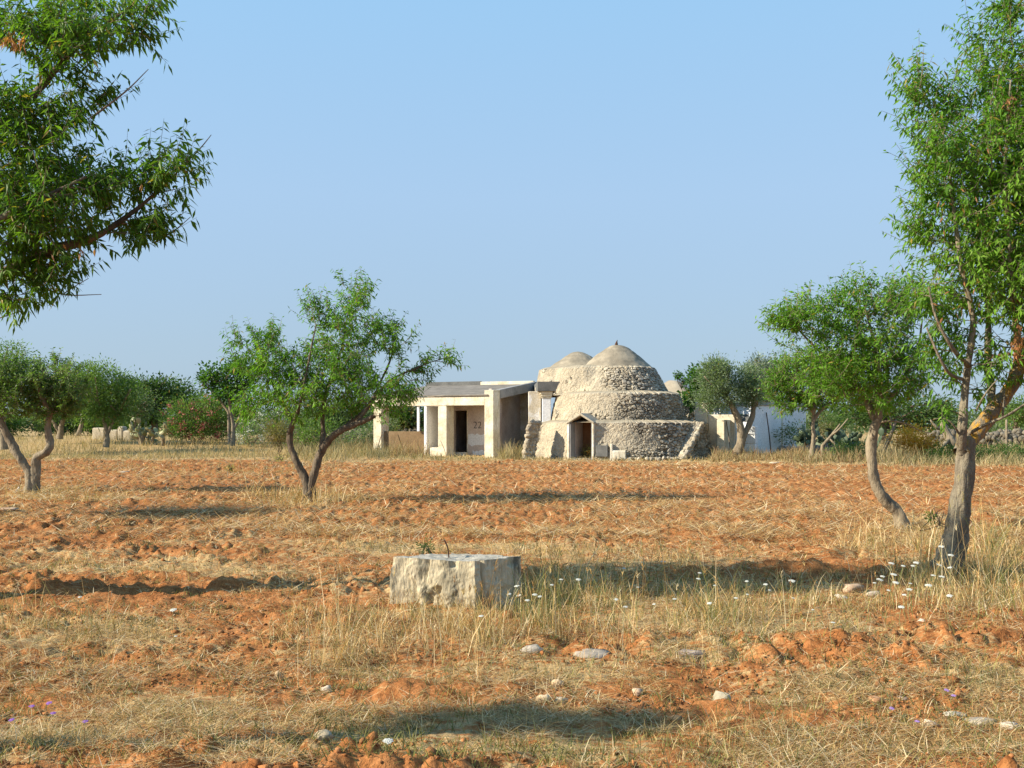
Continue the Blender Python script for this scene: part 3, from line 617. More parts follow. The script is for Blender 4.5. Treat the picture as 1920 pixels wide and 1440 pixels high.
def masonry(name, cx, cy, rfun, z0, z1, parent, px_rub, lean=None, nth=1400, nz=60, cut=None, cap_in=.0, top_jit=.05, plaster=(.44, .385, .285), seed=1, amp=1.0):
    th = np.linspace(0, 2 * math.pi, nth, endpoint=False); t = np.linspace(0, 1, nz); TH, TT = np.meshgrid(th, t)
    Rr = rfun(TH, TT); zt = z1 + top_jit * (vn2(TH * 9, TH * 0 + seed, 9) - .5)
    ZZ_ = z0 + (zt - z0) * TT; X_ = cx + Rr * np.cos(TH); Y_ = cy + Rr * np.sin(TH); P3 = np.stack([X_, Y_, ZZ_], -1)
    f1, f2, cid = worley3(P3 / np.array([.19, .19, .125]) + (vn3(P3 * 3, 2)[..., None] - .5) * .5, seed)
    px = CX + F * X_ / Y_; back = np.sin(TH) > .35
    rub = sst(px_rub - 35, px_rub + 35, px + 70 * (vn3(P3 * 1.1, 7) - .5) + 30 * (vn3(P3 * 3.1, 8) - .5)); rub = np.where(back, 1, rub)
    rub = np.maximum(rub, .9 * sst(.66, .72, vn3(P3 * 1.6 + 9, 4) * .7 + .3 * vn3(P3 * 5, 5)))
    gap = sst(.02, .17, f2 - f1); dome_ = np.clip(1 - f1 * f1, 0, 1)
    disp = rub * amp * ((gap - 1) * .10 + dome_ * .02 + (cid - .5) * .075) + (1 - rub) * (.04 * (vn3(P3 * 4, 11) - .5) + .03 * (vn3(P3 * 11, 12) - .5) + .018 * (gap - 1)) + .07 * (vn3(P3 * .9, 13) - .5)
    edge = np.minimum(1, TT * 30)
    X_ = X_ + disp * np.cos(TH) * edge; Y_ = Y_ + disp * np.sin(TH) * edge
    st = STN[(cid * 4.99).astype(int)] * (.8 + .4 * cid[..., None]); pc = np.array(plaster) * (.82 + .34 * vn3(P3 * 2.2, 15) * .6 + .2 * vn3(P3 * 9, 16))[..., None]
    mossy = sst(.56, .70, vn3(P3 * np.array([1.4, 1.4, 1.0]), 17) * .6 + .4 * vn3(P3 * 6, 18))[..., None]
    col = st * rub[..., None] + pc * (1 - rub[..., None]); col = col * (1 - .35 * mossy) + np.array([.20, .185, .15]) * .35 * mossy
    V = np.stack([X_, Y_, ZZ_], -1); i_ = np.arange(nz - 1)[:, None] * nth; j_ = np.arange(nth)[None]; j2 = (j_ + 1) % nth
    Q_ = np.stack([i_ + j_, i_ + j2, i_ + nth + j2, i_ + nth + j_], -1).reshape(-1, 4); V = V.reshape(-1, 3); col = col.reshape(-1, 3)
    if cut is not None:
        ctr = V[Q_].mean(1); Q_ = Q_[~cut(ctr)]
    # level ledge on top
    V2, c2, Q2 = [], [], []; n0 = len(V); steps = 7
    for k in range(1, steps + 1):
        f_ = 1 - (1 - cap_in) * k / steps; px_ = cx + (V[(nz - 1) * nth:nz * nth, 0] - cx) * f_; py_ = cy + (V[(nz - 1) * nth:nz * nth, 1] - cy) * f_
        zc = z1 + .03 * (vn2(px_ * 5, py_ * 5, 3) - .5) + .02 + .11 * min(1, (1 - f_) * 7); V2.append(np.stack([px_, py_, zc], -1)); c2.append(np.array([[.36, .31, .22]]) * (.8 + .4 * vn2(px_ * 4, py_ * 4, 6))[:, None])
        a0 = (nz - 1) * nth if k == 1 else n0 + (k - 2) * nth; b0_ = n0 + (k - 1) * nth; jj = np.arange(nth); jn = (jj + 1) % nth
        Q2.append(np.stack([a0 + jj, a0 + jn, b0_ + jn, b0_ + jj], -1))
    return mk(name, np.vstack([V] + V2), [np.vstack([Q_] + Q2)], M['rubble'], parent, None, False, np.vstack([col] + c2))
def incut(c):
    q = c - door_c; a = q @ door_t; b_ = -(q @ door_n)
    return (np.abs(a) < .55) & (b_ > -1.0) & (b_ < 1.4) & (c[:, 2] < 2.02 - .62 * np.abs(a))
thd = math.atan2(door_c[1] - ty, door_c[0] - tx) % (2 * math.pi)
lower = masonry('lower_tier', tx, ty, lambda th, t: 4.39 - .345 * t * (1 - .92 * np.exp(-((th - thd) / .20)**4)), -.25, 1.66, trullo, 1205, cut=incut, seed=1, cap_in=.55, amp=1.15)
middle = masonry('middle_tier', tx - .20, ty, lambda th, t: 3.33 - .325 * t + 0 * th, 1.58, 3.02, trullo, 1185, cut=incut, seed=21, nth=1150, nz=50, cap_in=.5)
c1 = np.array([(1157 - CX) / F * 48.6, 48.6]); c2_ = np.array([(1084 - CX) / F * 50.2, 50.2]); ang = np.linspace(0, 2 * math.pi, 120, endpoint=False)
hb_ = hull(np.vstack([np.stack([c1[0] + 2.53 * np.cos(ang), c1[1] + 2.53 * np.sin(ang)], -1), np.stack([c2_[0] + 2.18 * np.cos(ang), c2_[1] + 2.18 * np.sin(ang)], -1)]))
ht_ = hull(np.vstack([np.stack([c1[0] + 1.79 * np.cos(ang), c1[1] + 1.79 * np.sin(ang)], -1), np.stack([c2_[0] + 1.93 * np.cos(ang), c2_[1] + 1.93 * np.sin(ang)], -1)]))
cm = (c1 + c2_) / 2
upper = masonry('upper_tier', cm[0], cm[1], lambda th, t: radial(hb_, cm, th) * (1 - t**1.25) + radial(ht_, cm, th) * t**1.25, 2.98, 4.31, trullo, 1150, seed=41, nth=1150, nz=50, cap_in=.4)
def cone(cx, cy, prof, seed):
    q = catmull([(r, z, 0) for r, z in prof], .06)[:, :2]; nth = 160; th = np.linspace(0, 2 * math.pi, nth, endpoint=False)
    R_ = np.repeat(q[:, :1], nth, 1); Zz = np.repeat(q[:, 1:], nth, 1); TH = np.repeat(th[None], len(q), 0)
    P3 = np.stack([cx + R_ * np.cos(TH), cy + R_ * np.sin(TH), Zz], -1)
    R_ = R_ * (1 + .02 * (vn3(P3 * 3, seed) - .5)) + .015 * (vn2(Zz * 11 + .3 * vn3(P3 * 2, 3), TH * 1.5, seed) - .5)
    R_ = R_ + .035 * (vn3(P3 * np.array([6, 6, 10.]), seed + 7) - .5) + .02 * (vn3(P3 * 17, seed + 8) - .5)
    V = np.stack([cx + R_ * np.cos(TH), cy + R_ * np.sin(TH), Zz + .05 * (vn3(P3 * 2.5, seed + 1) - .5)], -1).reshape(-1, 3)
    n = len(q); i_ = np.arange(n - 1)[:, None] * nth; j_ = np.arange(nth)[None]; j2 = (j_ + 1) % nth
    Q_ = np.stack([i_ + j_, i_ + nth + j_, i_ + nth + j2, i_ + j2], -1).reshape(-1, 4)
    lines = .78 + .34 * vn2(np.repeat(q[:, 1:], nth, 1) * 9, TH * 2, seed + 4); blot = .7 + .4 * vn3(P3 * 1.8, seed + 5) + .25 * vn3(P3 * 7, seed + 6)
    col = np.array([.31, .27, .20]) * (lines * blot)[..., None]
    return mk('dome', V, [Q_], M['rubble'], trullo, None, True, col.reshape(-1, 3))
cone(c1[0], c1[1], [(.02, 5.45), (.32, 5.40), (.66, 5.22), (1.05, 4.93), (1.42, 4.60), (1.68, 4.36), (1.8, 4.22)], 5)
cone(c2_[0], c2_[1], [(.02, 5.26), (.28, 5.21), (.6, 5.03), (1.0, 4.77), (1.4, 4.48), (1.75, 4.22)], 8)
fx, fy = (1156 - CX) / F * 48.5, 48.5
mb = MB()
for zz, r in ((5.56, .10), (5.66, .12), (5.74, .075), (5.80, .06), (5.88, .015)):
    pass
q = np.array([(fx, fy, 5.40), (fx - .01, fy, 5.48), (fx, fy, 5.54), (fx + .01, fy, 5.60), (fx + .04, fy, 5.69)]); mb.add(*tube(q, [.06, .085, .06, .035, .012], 8)); mb.build('finial', M['iron'], trullo, smooth=True)
# doorway in the thick wall: jambs, reveals, gable hood, half open door
dwf = lambda mb, a, b_, c_, **k: mb.box(door_c, door_t, -door_n, Z, a, b_, c_, **k)
dw = MB()
for a in ((-.65, -.55), (.55, .63)): dwf(dw, a, (-.015, .60), (-.25, 1.66))
dwo = dw.build('door_jamb', M['pier'], trullo); bevel(dwo, .03, 2)
dw = MB(); dwf(dw, (-.552, -.50), (.02, 1.5), (-.2, 1.75)); dwf(dw, (.50, .552), (.02, 1.5), (-.2, 1.75)); dwf(dw, (-.5, .5), (.02, 1.5), (-.3, .04))
dw.build('reveal', M['concrete'], trullo)
dw = MB(); dwf(dw, (-.66, .66), (1.501, 1.56), (-.2, 2.05)); dw.build('doorway', M['door_brown'], trullo)
dw = MB(); dwf(dw, (-.495, -.45), (.55, 1.45), (.05, 1.70)); bevel(dw.build('door', M['door_pale'], trullo), .01)
gb = []
for b_ in (-.05, 1.5):
    for a_, z_ in ((-.72, 1.66), (-.68, 1.58), (0, 1.98), (.62, 1.60), (.66, 1.68), (0, 2.10)): gb.append(door_c + a_ * door_t - b_ * door_n + Z * z_)
mb = MB(); mb.add(gb, [(0, 1, 7, 6), (1, 2, 8, 7), (2, 3, 9, 8), (3, 4, 10, 9), (4, 5, 11, 10), (5, 0, 6, 11), (0, 5, 2, 1), (5, 4, 3, 2), (6, 7, 8, 11), (11, 8, 9, 10)])
bevel(mb.build('gable_hood', M['hood'], trullo), .03)
pk = door_c + Z * 2.05
mb = MB(); mb.add(*tube([pk - .02 * Z, pk + .12 * Z, pk + .24 * Z], [.022, .016, .01], 6)); mb.build('spike', M['iron'], trullo)
# little niche beside the door, whitewashed base, flank pier and outer stair
ni = P(1129, 838, 46.0); th_n = math.atan2(ni[1] - ty, ni[0] - tx)
def onwall(px, r, cyl=(tx, ty)):
    """point on the trullo's circle of radius r seen at px"""
    th_ = np.linspace(math.pi, 2 * math.pi, 2000); xx = tx + r * np.cos(th_); yy = ty + r * np.sin(th_); return th_[np.argmin(np.abs(CX + F * xx / yy - px))]
def radbox(mb, px, r, w, dep, z0, z1, out=0.0, col=None):
    th_ = onwall(px, r); n_ = np.array([math.cos(th_), math.sin(th_), 0]); t_ = np.array([-math.sin(th_), math.cos(th_), 0]); o = np.array([tx, ty, 0]) + n_ * r
    mb.box(o, t_, n_, Z, (-w / 2, w / 2), (-dep, out), (z0, z1), col)
mb = MB(); radbox(mb, 1129, 4.33, .54, .3, .14, .64, .10); bevel(mb.build('hatch', M['dark_concrete'], trullo), .015)
mb = MB(); radbox(mb, 1146, 4.33, .13, .3, -.2, .72, .05); radbox(mb, 1161, 4.33, .60, .3, -.2, .42, .045); bevel(mb.build('hatch_surround', M['cream'], trullo), .04, 3)
def rock(name, p, sz, seed, m_, parent=None, col=(.5, .44, .33), rot=0, sub=1, label=None, cat=None, group=None):
    V = lump(seed, .5, 1.5, 1.0) * np.asarray(sz); c_, s_ = math.cos(rot), math.sin(rot)
    V = V @ np.array([[c_, s_, 0], [-s_, c_, 0], [0, 0, 1]]) + np.asarray(p)
    cc_ = np.array(col) * (.82 + .36 * vn3(V * 6 / max(.05, max(sz)), seed))[:, None]
    o = mk(name, V, [IT], m_, parent, None if parent else tuple(p), True, cc_)
    if label: tag(o, label, cat, group)
    return o
def rubble_run(mb, pts, sz, seed, tint=1.0):
    """many irregular stones of one built thing, added to one mesh"""
    r_ = np.random.default_rng(seed)
    for p_ in pts:
        s_ = sz * r_.uniform(.7, 1.3, 3); V = lump(int(r_.integers(0, 999)), .28, 1.3, 1.0) * s_; a = r_.random() * 6.28; c_, sn = math.cos(a), math.sin(a)
        V = V @ np.array([[c_, sn, 0], [-sn, c_, 0], [0, 0, 1]]) + p_; mb.add(V, None, IT, STN[r_.integers(0, 5)] * r_.uniform(.85, 1.15) * tint)
mb = MB(); fp0 = P(983, 862, 45.2); fp1 = P(1000, 862, 45.9)
for k in range(12):
    z_ = .0 + k * .15
    for w in range(7):
        p_ = fp0 + (fp1 - fp0) * (w / 6.) * .9; p_ = p_ + np.array([.35 * (k / 12.)**1.3, .1 * (k / 12.), 0]); p_[2] = z_; rubble_run(mb, [p_], .13, 300 + k * 9 + w)
mb.build('flank_pier', M['rubble'], trullo, colour=True)
mb = MB()
for k in range(15):
    f_ = k / 14.; th_ = onwall(1272 + 32 * f_, 4.42 - .345 * f_)
    for w in range(5):
        r_ = 4.25 - .345 * f_ + .13 * w; p_ = np.array([tx + r_ * math.cos(th_), ty + r_ * math.sin(th_), .02 + 1.60 * f_])
        rubble_run(mb, [p_, p_ - Z * .15], .115, 700 + k * 7 + w)
mb.build('outer_stair', M['rubble'], trullo, colour=True)
mb = MB(); pts = []
for k in range(46):
    px = rng.uniform(1150, 1300); th_ = onwall(px, 4.45); r_ = 4.45 + rng.random() * .35; pts.append(np.array([tx + r_ * math.cos(th_), ty + r_ * math.sin(th_), .03 + .05 * rng.random()]))
for k, p_ in enumerate(pts[:36]):
    mb = MB(); rubble_run(mb, [p_], .085, 770 + k); mb.build('footing_stone', M['rubble'], trullo, colour=True)

# ------------------------------------------------------------------ second stone hut, pale wall, gate pillars, white outbuilding
c3 = np.array([(1262 - CX) / F * 55, 55.0])
hut = thing('stone_hut', 'smaller stone hut with a plastered cone half hidden behind the trullo', 'hut', (c3[0], c3[1], .3))
tx0, ty0 = tx, ty
masonry('hut_wall', c3[0], c3[1], lambda th, t: 2.05 - .12 * t + 0 * th, .1, 3.02, hut, 1240, seed=61, nth=520, nz=60, cap_in=.5)
q = catmull([(.02, 4.02, 0), (.3, 3.97, 0), (.9, 3.55, 0), (1.6, 3.06, 0), (1.95, 2.98, 0)], .08)[:, :2]; th = np.linspace(0, 2 * math.pi, 120, endpoint=False)
V = np.stack([c3[0] + q[:, :1] * np.cos(th), c3[1] + q[:, :1] * np.sin(th), np.repeat(q[:, 1:], 120, 1)], -1); i_ = np.arange(len(q) - 1)[:, None] * 120; j_ = np.arange(120)[None]
V = V + .06 * (vn3(V * 2, 3)[..., None] - .5)
mk('dome', V.reshape(-1, 3), [np.stack([i_ + j_, i_ + 120 + j_, i_ + 120 + (j_ + 1) % 120, i_ + (j_ + 1) % 120], -1).reshape(-1, 4)], M['rubble'], hut, None, True, np.array([.42, .36, .265]) * (.8 + .4 * vn3(V.reshape(-1, 3) * 2, 4))[:, None])
def framebox(name, label, cat, o, boxes, mt, alpha=25, bw=.02, group=None):
    al = math.radians(alpha); u_ = np.array([math.cos(al), -math.sin(al), 0]); v_ = np.array([math.sin(al), math.cos(al), 0]); mb = MB()
    for q_ in boxes: mb.box(o, u_, v_, Z, *q_)
    ob = tag(mb.build(name, mt, None, tuple(o)), label, cat, group); bevel(ob, bw); return ob
M['ochre'] = surf_mat('stained_plaster', [(.60, .50, .36), (.72, .64, .50), (.76, .70, .58)], .9, 14, .015, .6, .95, ((.55, .30, .16), .60))
w0 = P(1303, 860, 47.8); w0[2] = .1
framebox('garden_wall', 'cream garden wall with orange stains between the trullo and the gate pillars', 'wall', w0, [((0, .62), (0, .35), (-.3, 2.55)), ((.622, 1.9), (0, .35), (-.3, 1.95))], M['ochre'], 20, .05)
g1 = P(1344, 856, 46.6); g1[2] = 0
framebox('gate_pillar', 'whitewashed gate pillar left of the forked olive trunk', 'pillar', g1, [((0, .36), (0, .95), (-.3, 1.80))], M['cream'], 30, .03)
g2 = P(1385, 856, 47.2); g2[2] = 0
gp = framebox('gate_pillar', 'short block-built gate pillar with bright white face right of the forked olive trunk', 'pillar', g2,
              [((0, .78), (0, .62), (-.3 if k == 0 else .24 + .42 * (k - 1) + .004, .24 + .42 * k)) for k in range(4)], M['white'], 25, .03)
ob0 = P(1408, 850, 50.5); ob0[2] = .1
out = thing('outbuilding', 'small white flat-roofed outbuilding behind the gate pillars', 'outbuilding', tuple(ob0))
AO = math.radians(42); ou = np.array([math.cos(AO), -math.sin(AO), 0]); ov = np.array([math.sin(AO), math.cos(AO), 0])
mb = MB(); mb.box(ob0, ou, ov, Z, (-2.2, 0), (0, 6.2), (-.3, 2.45)); mb.build('wall', M['white'], out)
mb = MB(); mb.box(ob0, ou, ov, Z, (-2.3, .08), (-.1, 6.3), (2.453, 2.6)); bevel(mb.build('roof', M['concrete'], out), .02)
mb = MB(); mb.box(ob0, ou, ov, Z, (-.75, -.12), (-.02, .02), (1.62, 2.0)); mb.build('window', M['dark_concrete'], out)
mb = MB(); mb.box(ob0, ou, ov, Z, (-.01, .02), (3.3, 3.42), (.0, 2.45)); mb.build('door_frame', M['cream'], out)
pole('post', 'thin white post standing by the white outbuilding', 'post', P(1469, 832, 52.0), P(1468, 768, 52.0), .035, M['white'])
pole('tool_handle', 'dark handled tool leaning against the white outbuilding wall', 'tool', P(1446, 832, 50.4), P(1437, 774, 51.6), .03, M['iron'])
pole('pole', 'pale bent pole leaning on the left gate pillar', 'pole', P(1371, 845, 46.2), P(1362, 790, 46.7), .022, M['twig'])

# ------------------------------------------------------------------ ruined and drystone walls far back
def drystone(name, label, pts, h, seed, n, sz=.17, cat='wall', jag=.4):
    r_ = np.random.default_rng(seed); pts = [np.array(p_) for p_ in pts]; seg = [np.linalg.norm(b_[:2] - a_[:2]) for a_, b_ in zip(pts, pts[1:])]; mb = MB(); P_ = []
    for _ in range(n):
        k = r_.choice(len(seg), p=np.array(seg) / sum(seg)); f_ = r_.random(); p_ = pts[k] * (1 - f_) + pts[k + 1] * f_
        hh = h * (1 - jag * vn2(np.array(p_[0] * .9), np.array(p_[1] * .9), seed)); z_ = r_.random() * hh
        P_.append(np.array([p_[0] + r_.normal() * .06, p_[1] + r_.normal() * .14 * (1.3 - z_ / h), gbase(p_[0], p_[1]) + z_]))
    rubble_run(mb, P_, sz, seed, .48); o = mb.build(name, M['rubble'], None, tuple(np.array([pts[0][0], pts[0][1], gbase(pts[0][0], pts[0][1])])), True, True); return tag(o, label, cat)
drystone('drystone_wall', 'low tumbled drystone wall under the prickly pear right of the outbuilding', [P(1462, 840, 47.5), P(1530, 842, 47), P(1600, 842, 47)], .55, 5, 330)
drystone('drystone_wall', 'long drystone wall behind the dry grass right of the leaning tree', [P(1740, 840, 56), P(1850, 840, 56), P(2080, 840, 55)], .95, 6, 1500, .14)
drystone('drystone_wall', 'drystone wall behind the bushes left of the porch', [P(520, 810, 62), P(700, 812, 58), P(790, 812, 57)], .9, 8, 520, .2)
rw = P(172, 815, 62); rw[2] = gbase(rw[0], rw[1])
framebox('ruined_wall', 'pale ruined block wall beside the prickly pear far back left', 'wall', rw, [((0, .95), (0, .5), (-.3, .72)), ((.953, 1.9), (0, .5), (-.3, .60)), ((1.903, 2.3), (0, .5), (-.3, .80)), ((2.303, 2.9), (.02, .5), (-.3, .55))], M['hood'], 18, .1)

# ------------------------------------------------------------------ the concrete block (old cistern head) in the grass
bc = P(890, 1146, 8.56); bc[2] = -.02
be = math.radians(20); bu = np.array([-math.cos(be), math.sin(be), 0]); bv = np.array([math.sin(math.radians(50)), math.cos(math.radians(50)), 0])
bt = thing('cistern_head', 'weathered square concrete cistern head standing in the dry grass', 'cistern', (bc[0], bc[1], 0))
def rough_box(name, o, u_, v_, la, lb, z0, z1, n, mt, parent, fn):
    Vs, Qs, k0 = [], [], 0
    def face(p0, e1, e2, n1, n2):
        nonlocal k0
        s1 = np.linspace(0, 1, n1); s2 = np.linspace(0, 1, n2); A_, B_ = np.meshgrid(s1, s2)
        Vs.append((p0 + A_[..., None] * e1 + B_[..., None] * e2).reshape(-1, 3)); i_ = np.arange(n2 - 1)[:, None] * n1; j_ = np.arange(n1 - 1)[None]
        Qs.append(np.stack([i_ + j_, i_ + j_ + 1, i_ + n1 + j_ + 1, i_ + n1 + j_], -1).reshape(-1, 4) + k0); k0 += n1 * n2
    zz = Z * (z1 - z0); b0_ = o + Z * z0; nz_ = max(6, int(n * (z1 - z0) / la))
    face(b0_ + u_ * la, -u_ * la, zz, n, nz_); face(b0_, v_ * lb, zz, n, nz_); face(b0_ + v_ * lb, u_ * la, zz, n, nz_); face(b0_ + u_ * la + v_ * lb, -v_ * lb, zz, n, nz_); face(b0_ + u_ * la + zz, -u_ * la, v_ * lb, n, n)
    V = np.concatenate(Vs); q = V - o; cr_ = u_[0] * v_[1] - u_[1] * v_[0]; a_ = (q[:, 0] * v_[1] - q[:, 1] * v_[0]) / cr_; b_ = (u_[0] * q[:, 1] - u_[1] * q[:, 0]) / cr_; ctr = o + u_ * la / 2 + v_ * lb / 2 + Z * (z0 + z1) / 2
    V = V + fn(V, a_, b_, unit(V - ctr)); Qa = np.concatenate(Qs); return mk(name, V, [Qa], mt, parent, None, True, midx=(np.arange(len(Qa)) >= len(Qa) - (n - 1) * (n - 1)).astype(int))
def bfn(V, a_, b_, out_):
    d_ = .045 * (vn3(V * 5, 2) - .5) + .03 * (vn3(V * 15, 3) - .5) + .014 * (vn3(V * 45, 4) - .5)
    d_ = d_ - .05 * sst(.58, .75, vn3(V * np.array([9, 9, 2.5]), 8)) * (a_ > .3)
    cw = .025 * (vn3(V * np.array([3, 3, 14.]), 21) - .5)
    d_ = d_ - .07 * np.exp(-((b_ - .09 + cw) / .018)**2) * (a_ < .12) * sst(.25, .5, vn3(V * 6, 22)) - .05 * np.exp(-((a_ - .46 + cw * 2) / .02)**2) * (b_ < .1) * sst(.3, .6, vn3(V * 5, 23))
    d_ = d_ - .07 * sst(.55, .8, vn3(V * 8, 14)) * sst(.30, .39, V[:, 2])
    return out_ * d_[:, None] * np.array([1, 1, .12]) + Z * (.022 * (vn3(V * 4, 9) - .5) * sst(.2, .43, V[:, 2]) + .008 * (vn3(V * 24, 10) - .5))[:, None]
M['block'] = surf_mat('old_concrete', [(.27, .235, .16), (.50, .43, .29), (.62, .54, .38)], 3.4, 30, .02, 1, 1, ((.14, .13, .095), .52), .1, .35)
M['block_top'] = surf_mat('old_concrete_top', [(.27, .25, .20), (.40, .37, .30), (.50, .46, .37)], 5, 30, .015, 1, 1, ((.14, .13, .105), .55), .1)
rough_box('body', bc, bu, bv, .80, .52, -.25, .435, 120, [M['block'], M['block_top']], bt, bfn)
hk = bc + bu * .46 + bv * .25 + Z * .435
mb = MB(); mb.add(*tube(catmull([hk - Z * .02, hk + Z * .07 - bu * -.01, hk + Z * .12 + bu * .03, hk + Z * .15 + bu * .045], .02), [.007] * len(catmull([hk - Z * .02, hk + Z * .07 - bu * -.01, hk + Z * .12 + bu * .03, hk + Z * .15 + bu * .045], .02)), 6)); mb.build('hook', M['iron'], bt, smooth=True)

# ------------------------------------------------------------------ the almond trees
BRIGHT = [(.055, .135, .014), (.11, .24, .024), (.175, .335, .036), (.29, .42, .07)]
def ln(*p): return [q if len(q) == 4 else (q[0], q[1], 0, q[2]) for q in p]
almond('almond_tree', 'fork-trunked young almond tree standing alone in front of the house', 20.4, [
    ('trunk', ln((578, 942, .13), (572, 908, .085), (557, 872, .075), (543, 840, .068), (541, 815, .06), (548, 790, .05))),
    ('trunk', ln((582, 944, .13), (586, 905, .09), (592, 878, .083), (604, 846, .078), (632, 812, -.2, .066), (668, 795, -.3, .06), (700, 780, -.4, .045))),
    ('limb', [(604, 846, -.0, .06), (606, 815, .1, .055), (604, 780, .2, .045), (614, 720, .2, .035), (640, 660, .2, .024), (652, 590, .1, .012)]),
    ('limb', [(548, 790, 0, .045), (530, 750, .3, .036), (500, 700, .3, .024), (465, 655, .2, .012)]),
    ('limb', [(541, 815, 0, .04), (560, 760, -.3, .035), (575, 690, -.4, .024), (592, 610, -.3, .012)]),
    ('limb', [(668, 795, -.3, .045), (705, 740, -.2, .036), (745, 705, 0, .024), (800, 682, .1, .014), (840, 670, .1, .008)]),
    ('limb', [(632, 812, -.2, .045), (690, 760, .5, .036), (722, 700, .6, .024), (742, 640, .5, .012)])],
    [(662, 560, 0, 34, 36, .5, 1.2), (598, 582, 0, 30, 30, .4, 1.2), (655, 625, 0, 75, 48, .8), (735, 640, 0, 38, 42, .5), (620, 690, 0, 105, 55, 1.1, 1.3), (700, 735, 0, 85, 52, 1.1, 1.2), (508, 690, 0, 66, 55, .9, 1.2),
     (447, 645, 0, 18, 30, .35), (497, 640, 0, 28, 28, .4), (560, 745, 0, 80, 42, 1.1), (785, 690, 0, 40, 26, .4), (832, 670, 0, 26, 13, .25, 1.5), (480, 755, 0, 40, 30, .6), (765, 755, 0, 28, 28, .6)],
    470, pal=BRIGHT, L=(.10, .15), W=.040, per=10, shoots=5, shoot_len=(.16, .36), min_r=.005)
almond('almond_tree', 'almond tree with one thin curved pale trunk beside the big lichened tree', 15.3, [
    ('trunk', ln((1698, 1010, .14), (1682, 965, .09), (1653, 935, .08), (1636, 900, .076), (1630, 860, .073), (1634, 815, .072), (1642, 790, .068), (1646, 768, .062))),
    ('limb', [(1642, 788, 0, .06), (1620, 740, .1, .045), (1570, 690, .2, .032), (1530, 650, .2, .02), (1490, 610, .1, .01)]),
    ('limb', [(1645, 772, 0, .05), (1650, 720, -.2, .04), (1640, 650, -.3, .026), (1618, 565, -.2, .012)]),
    ('limb', [(1645, 772, 0, .045), (1690, 720, .1, .035), (1720, 660, .1, .022), (1730, 600, 0, .012)]),
    ('limb', [(1645, 772, 0, .04), (1660, 730, .5, .035), (1650, 660, .7, .024), (1560, 600, .6, .012)])],
    [(1540, 590, 0, 70, 45, .7, 1.2), (1478, 612, 0, 40, 34, .5, 1.2), (1640, 590, 0, 80, 60, .8), (1600, 660, 0, 105, 55, .9, 1.3), (1560, 715, 0, 66, 40, .8), (1680, 685, 0, 75, 60, .8, 1.2), (1640, 735, 0, 90, 36, .8, 1.2), (1605, 545, 0, 45, 30, .4), (1700, 560, 0, 50, 50, .5)],
    470, bark='bark_pale', pal=BRIGHT, L=(.075, .115), W=.034, per=11, shoots=5, shoot_len=(.12, .28), droop=.2, min_r=.004,
    bare=[[(1640, 795, 0, .022), (1668, 789, -.1, .016), (1700, 795, -.1, .012), (1722, 806, -.1, .008), (1742, 813, 0, .004)], [(1638, 800, 0, .02), (1646, 782, -.05, .016), (1652, 768, -.05, .014)]])
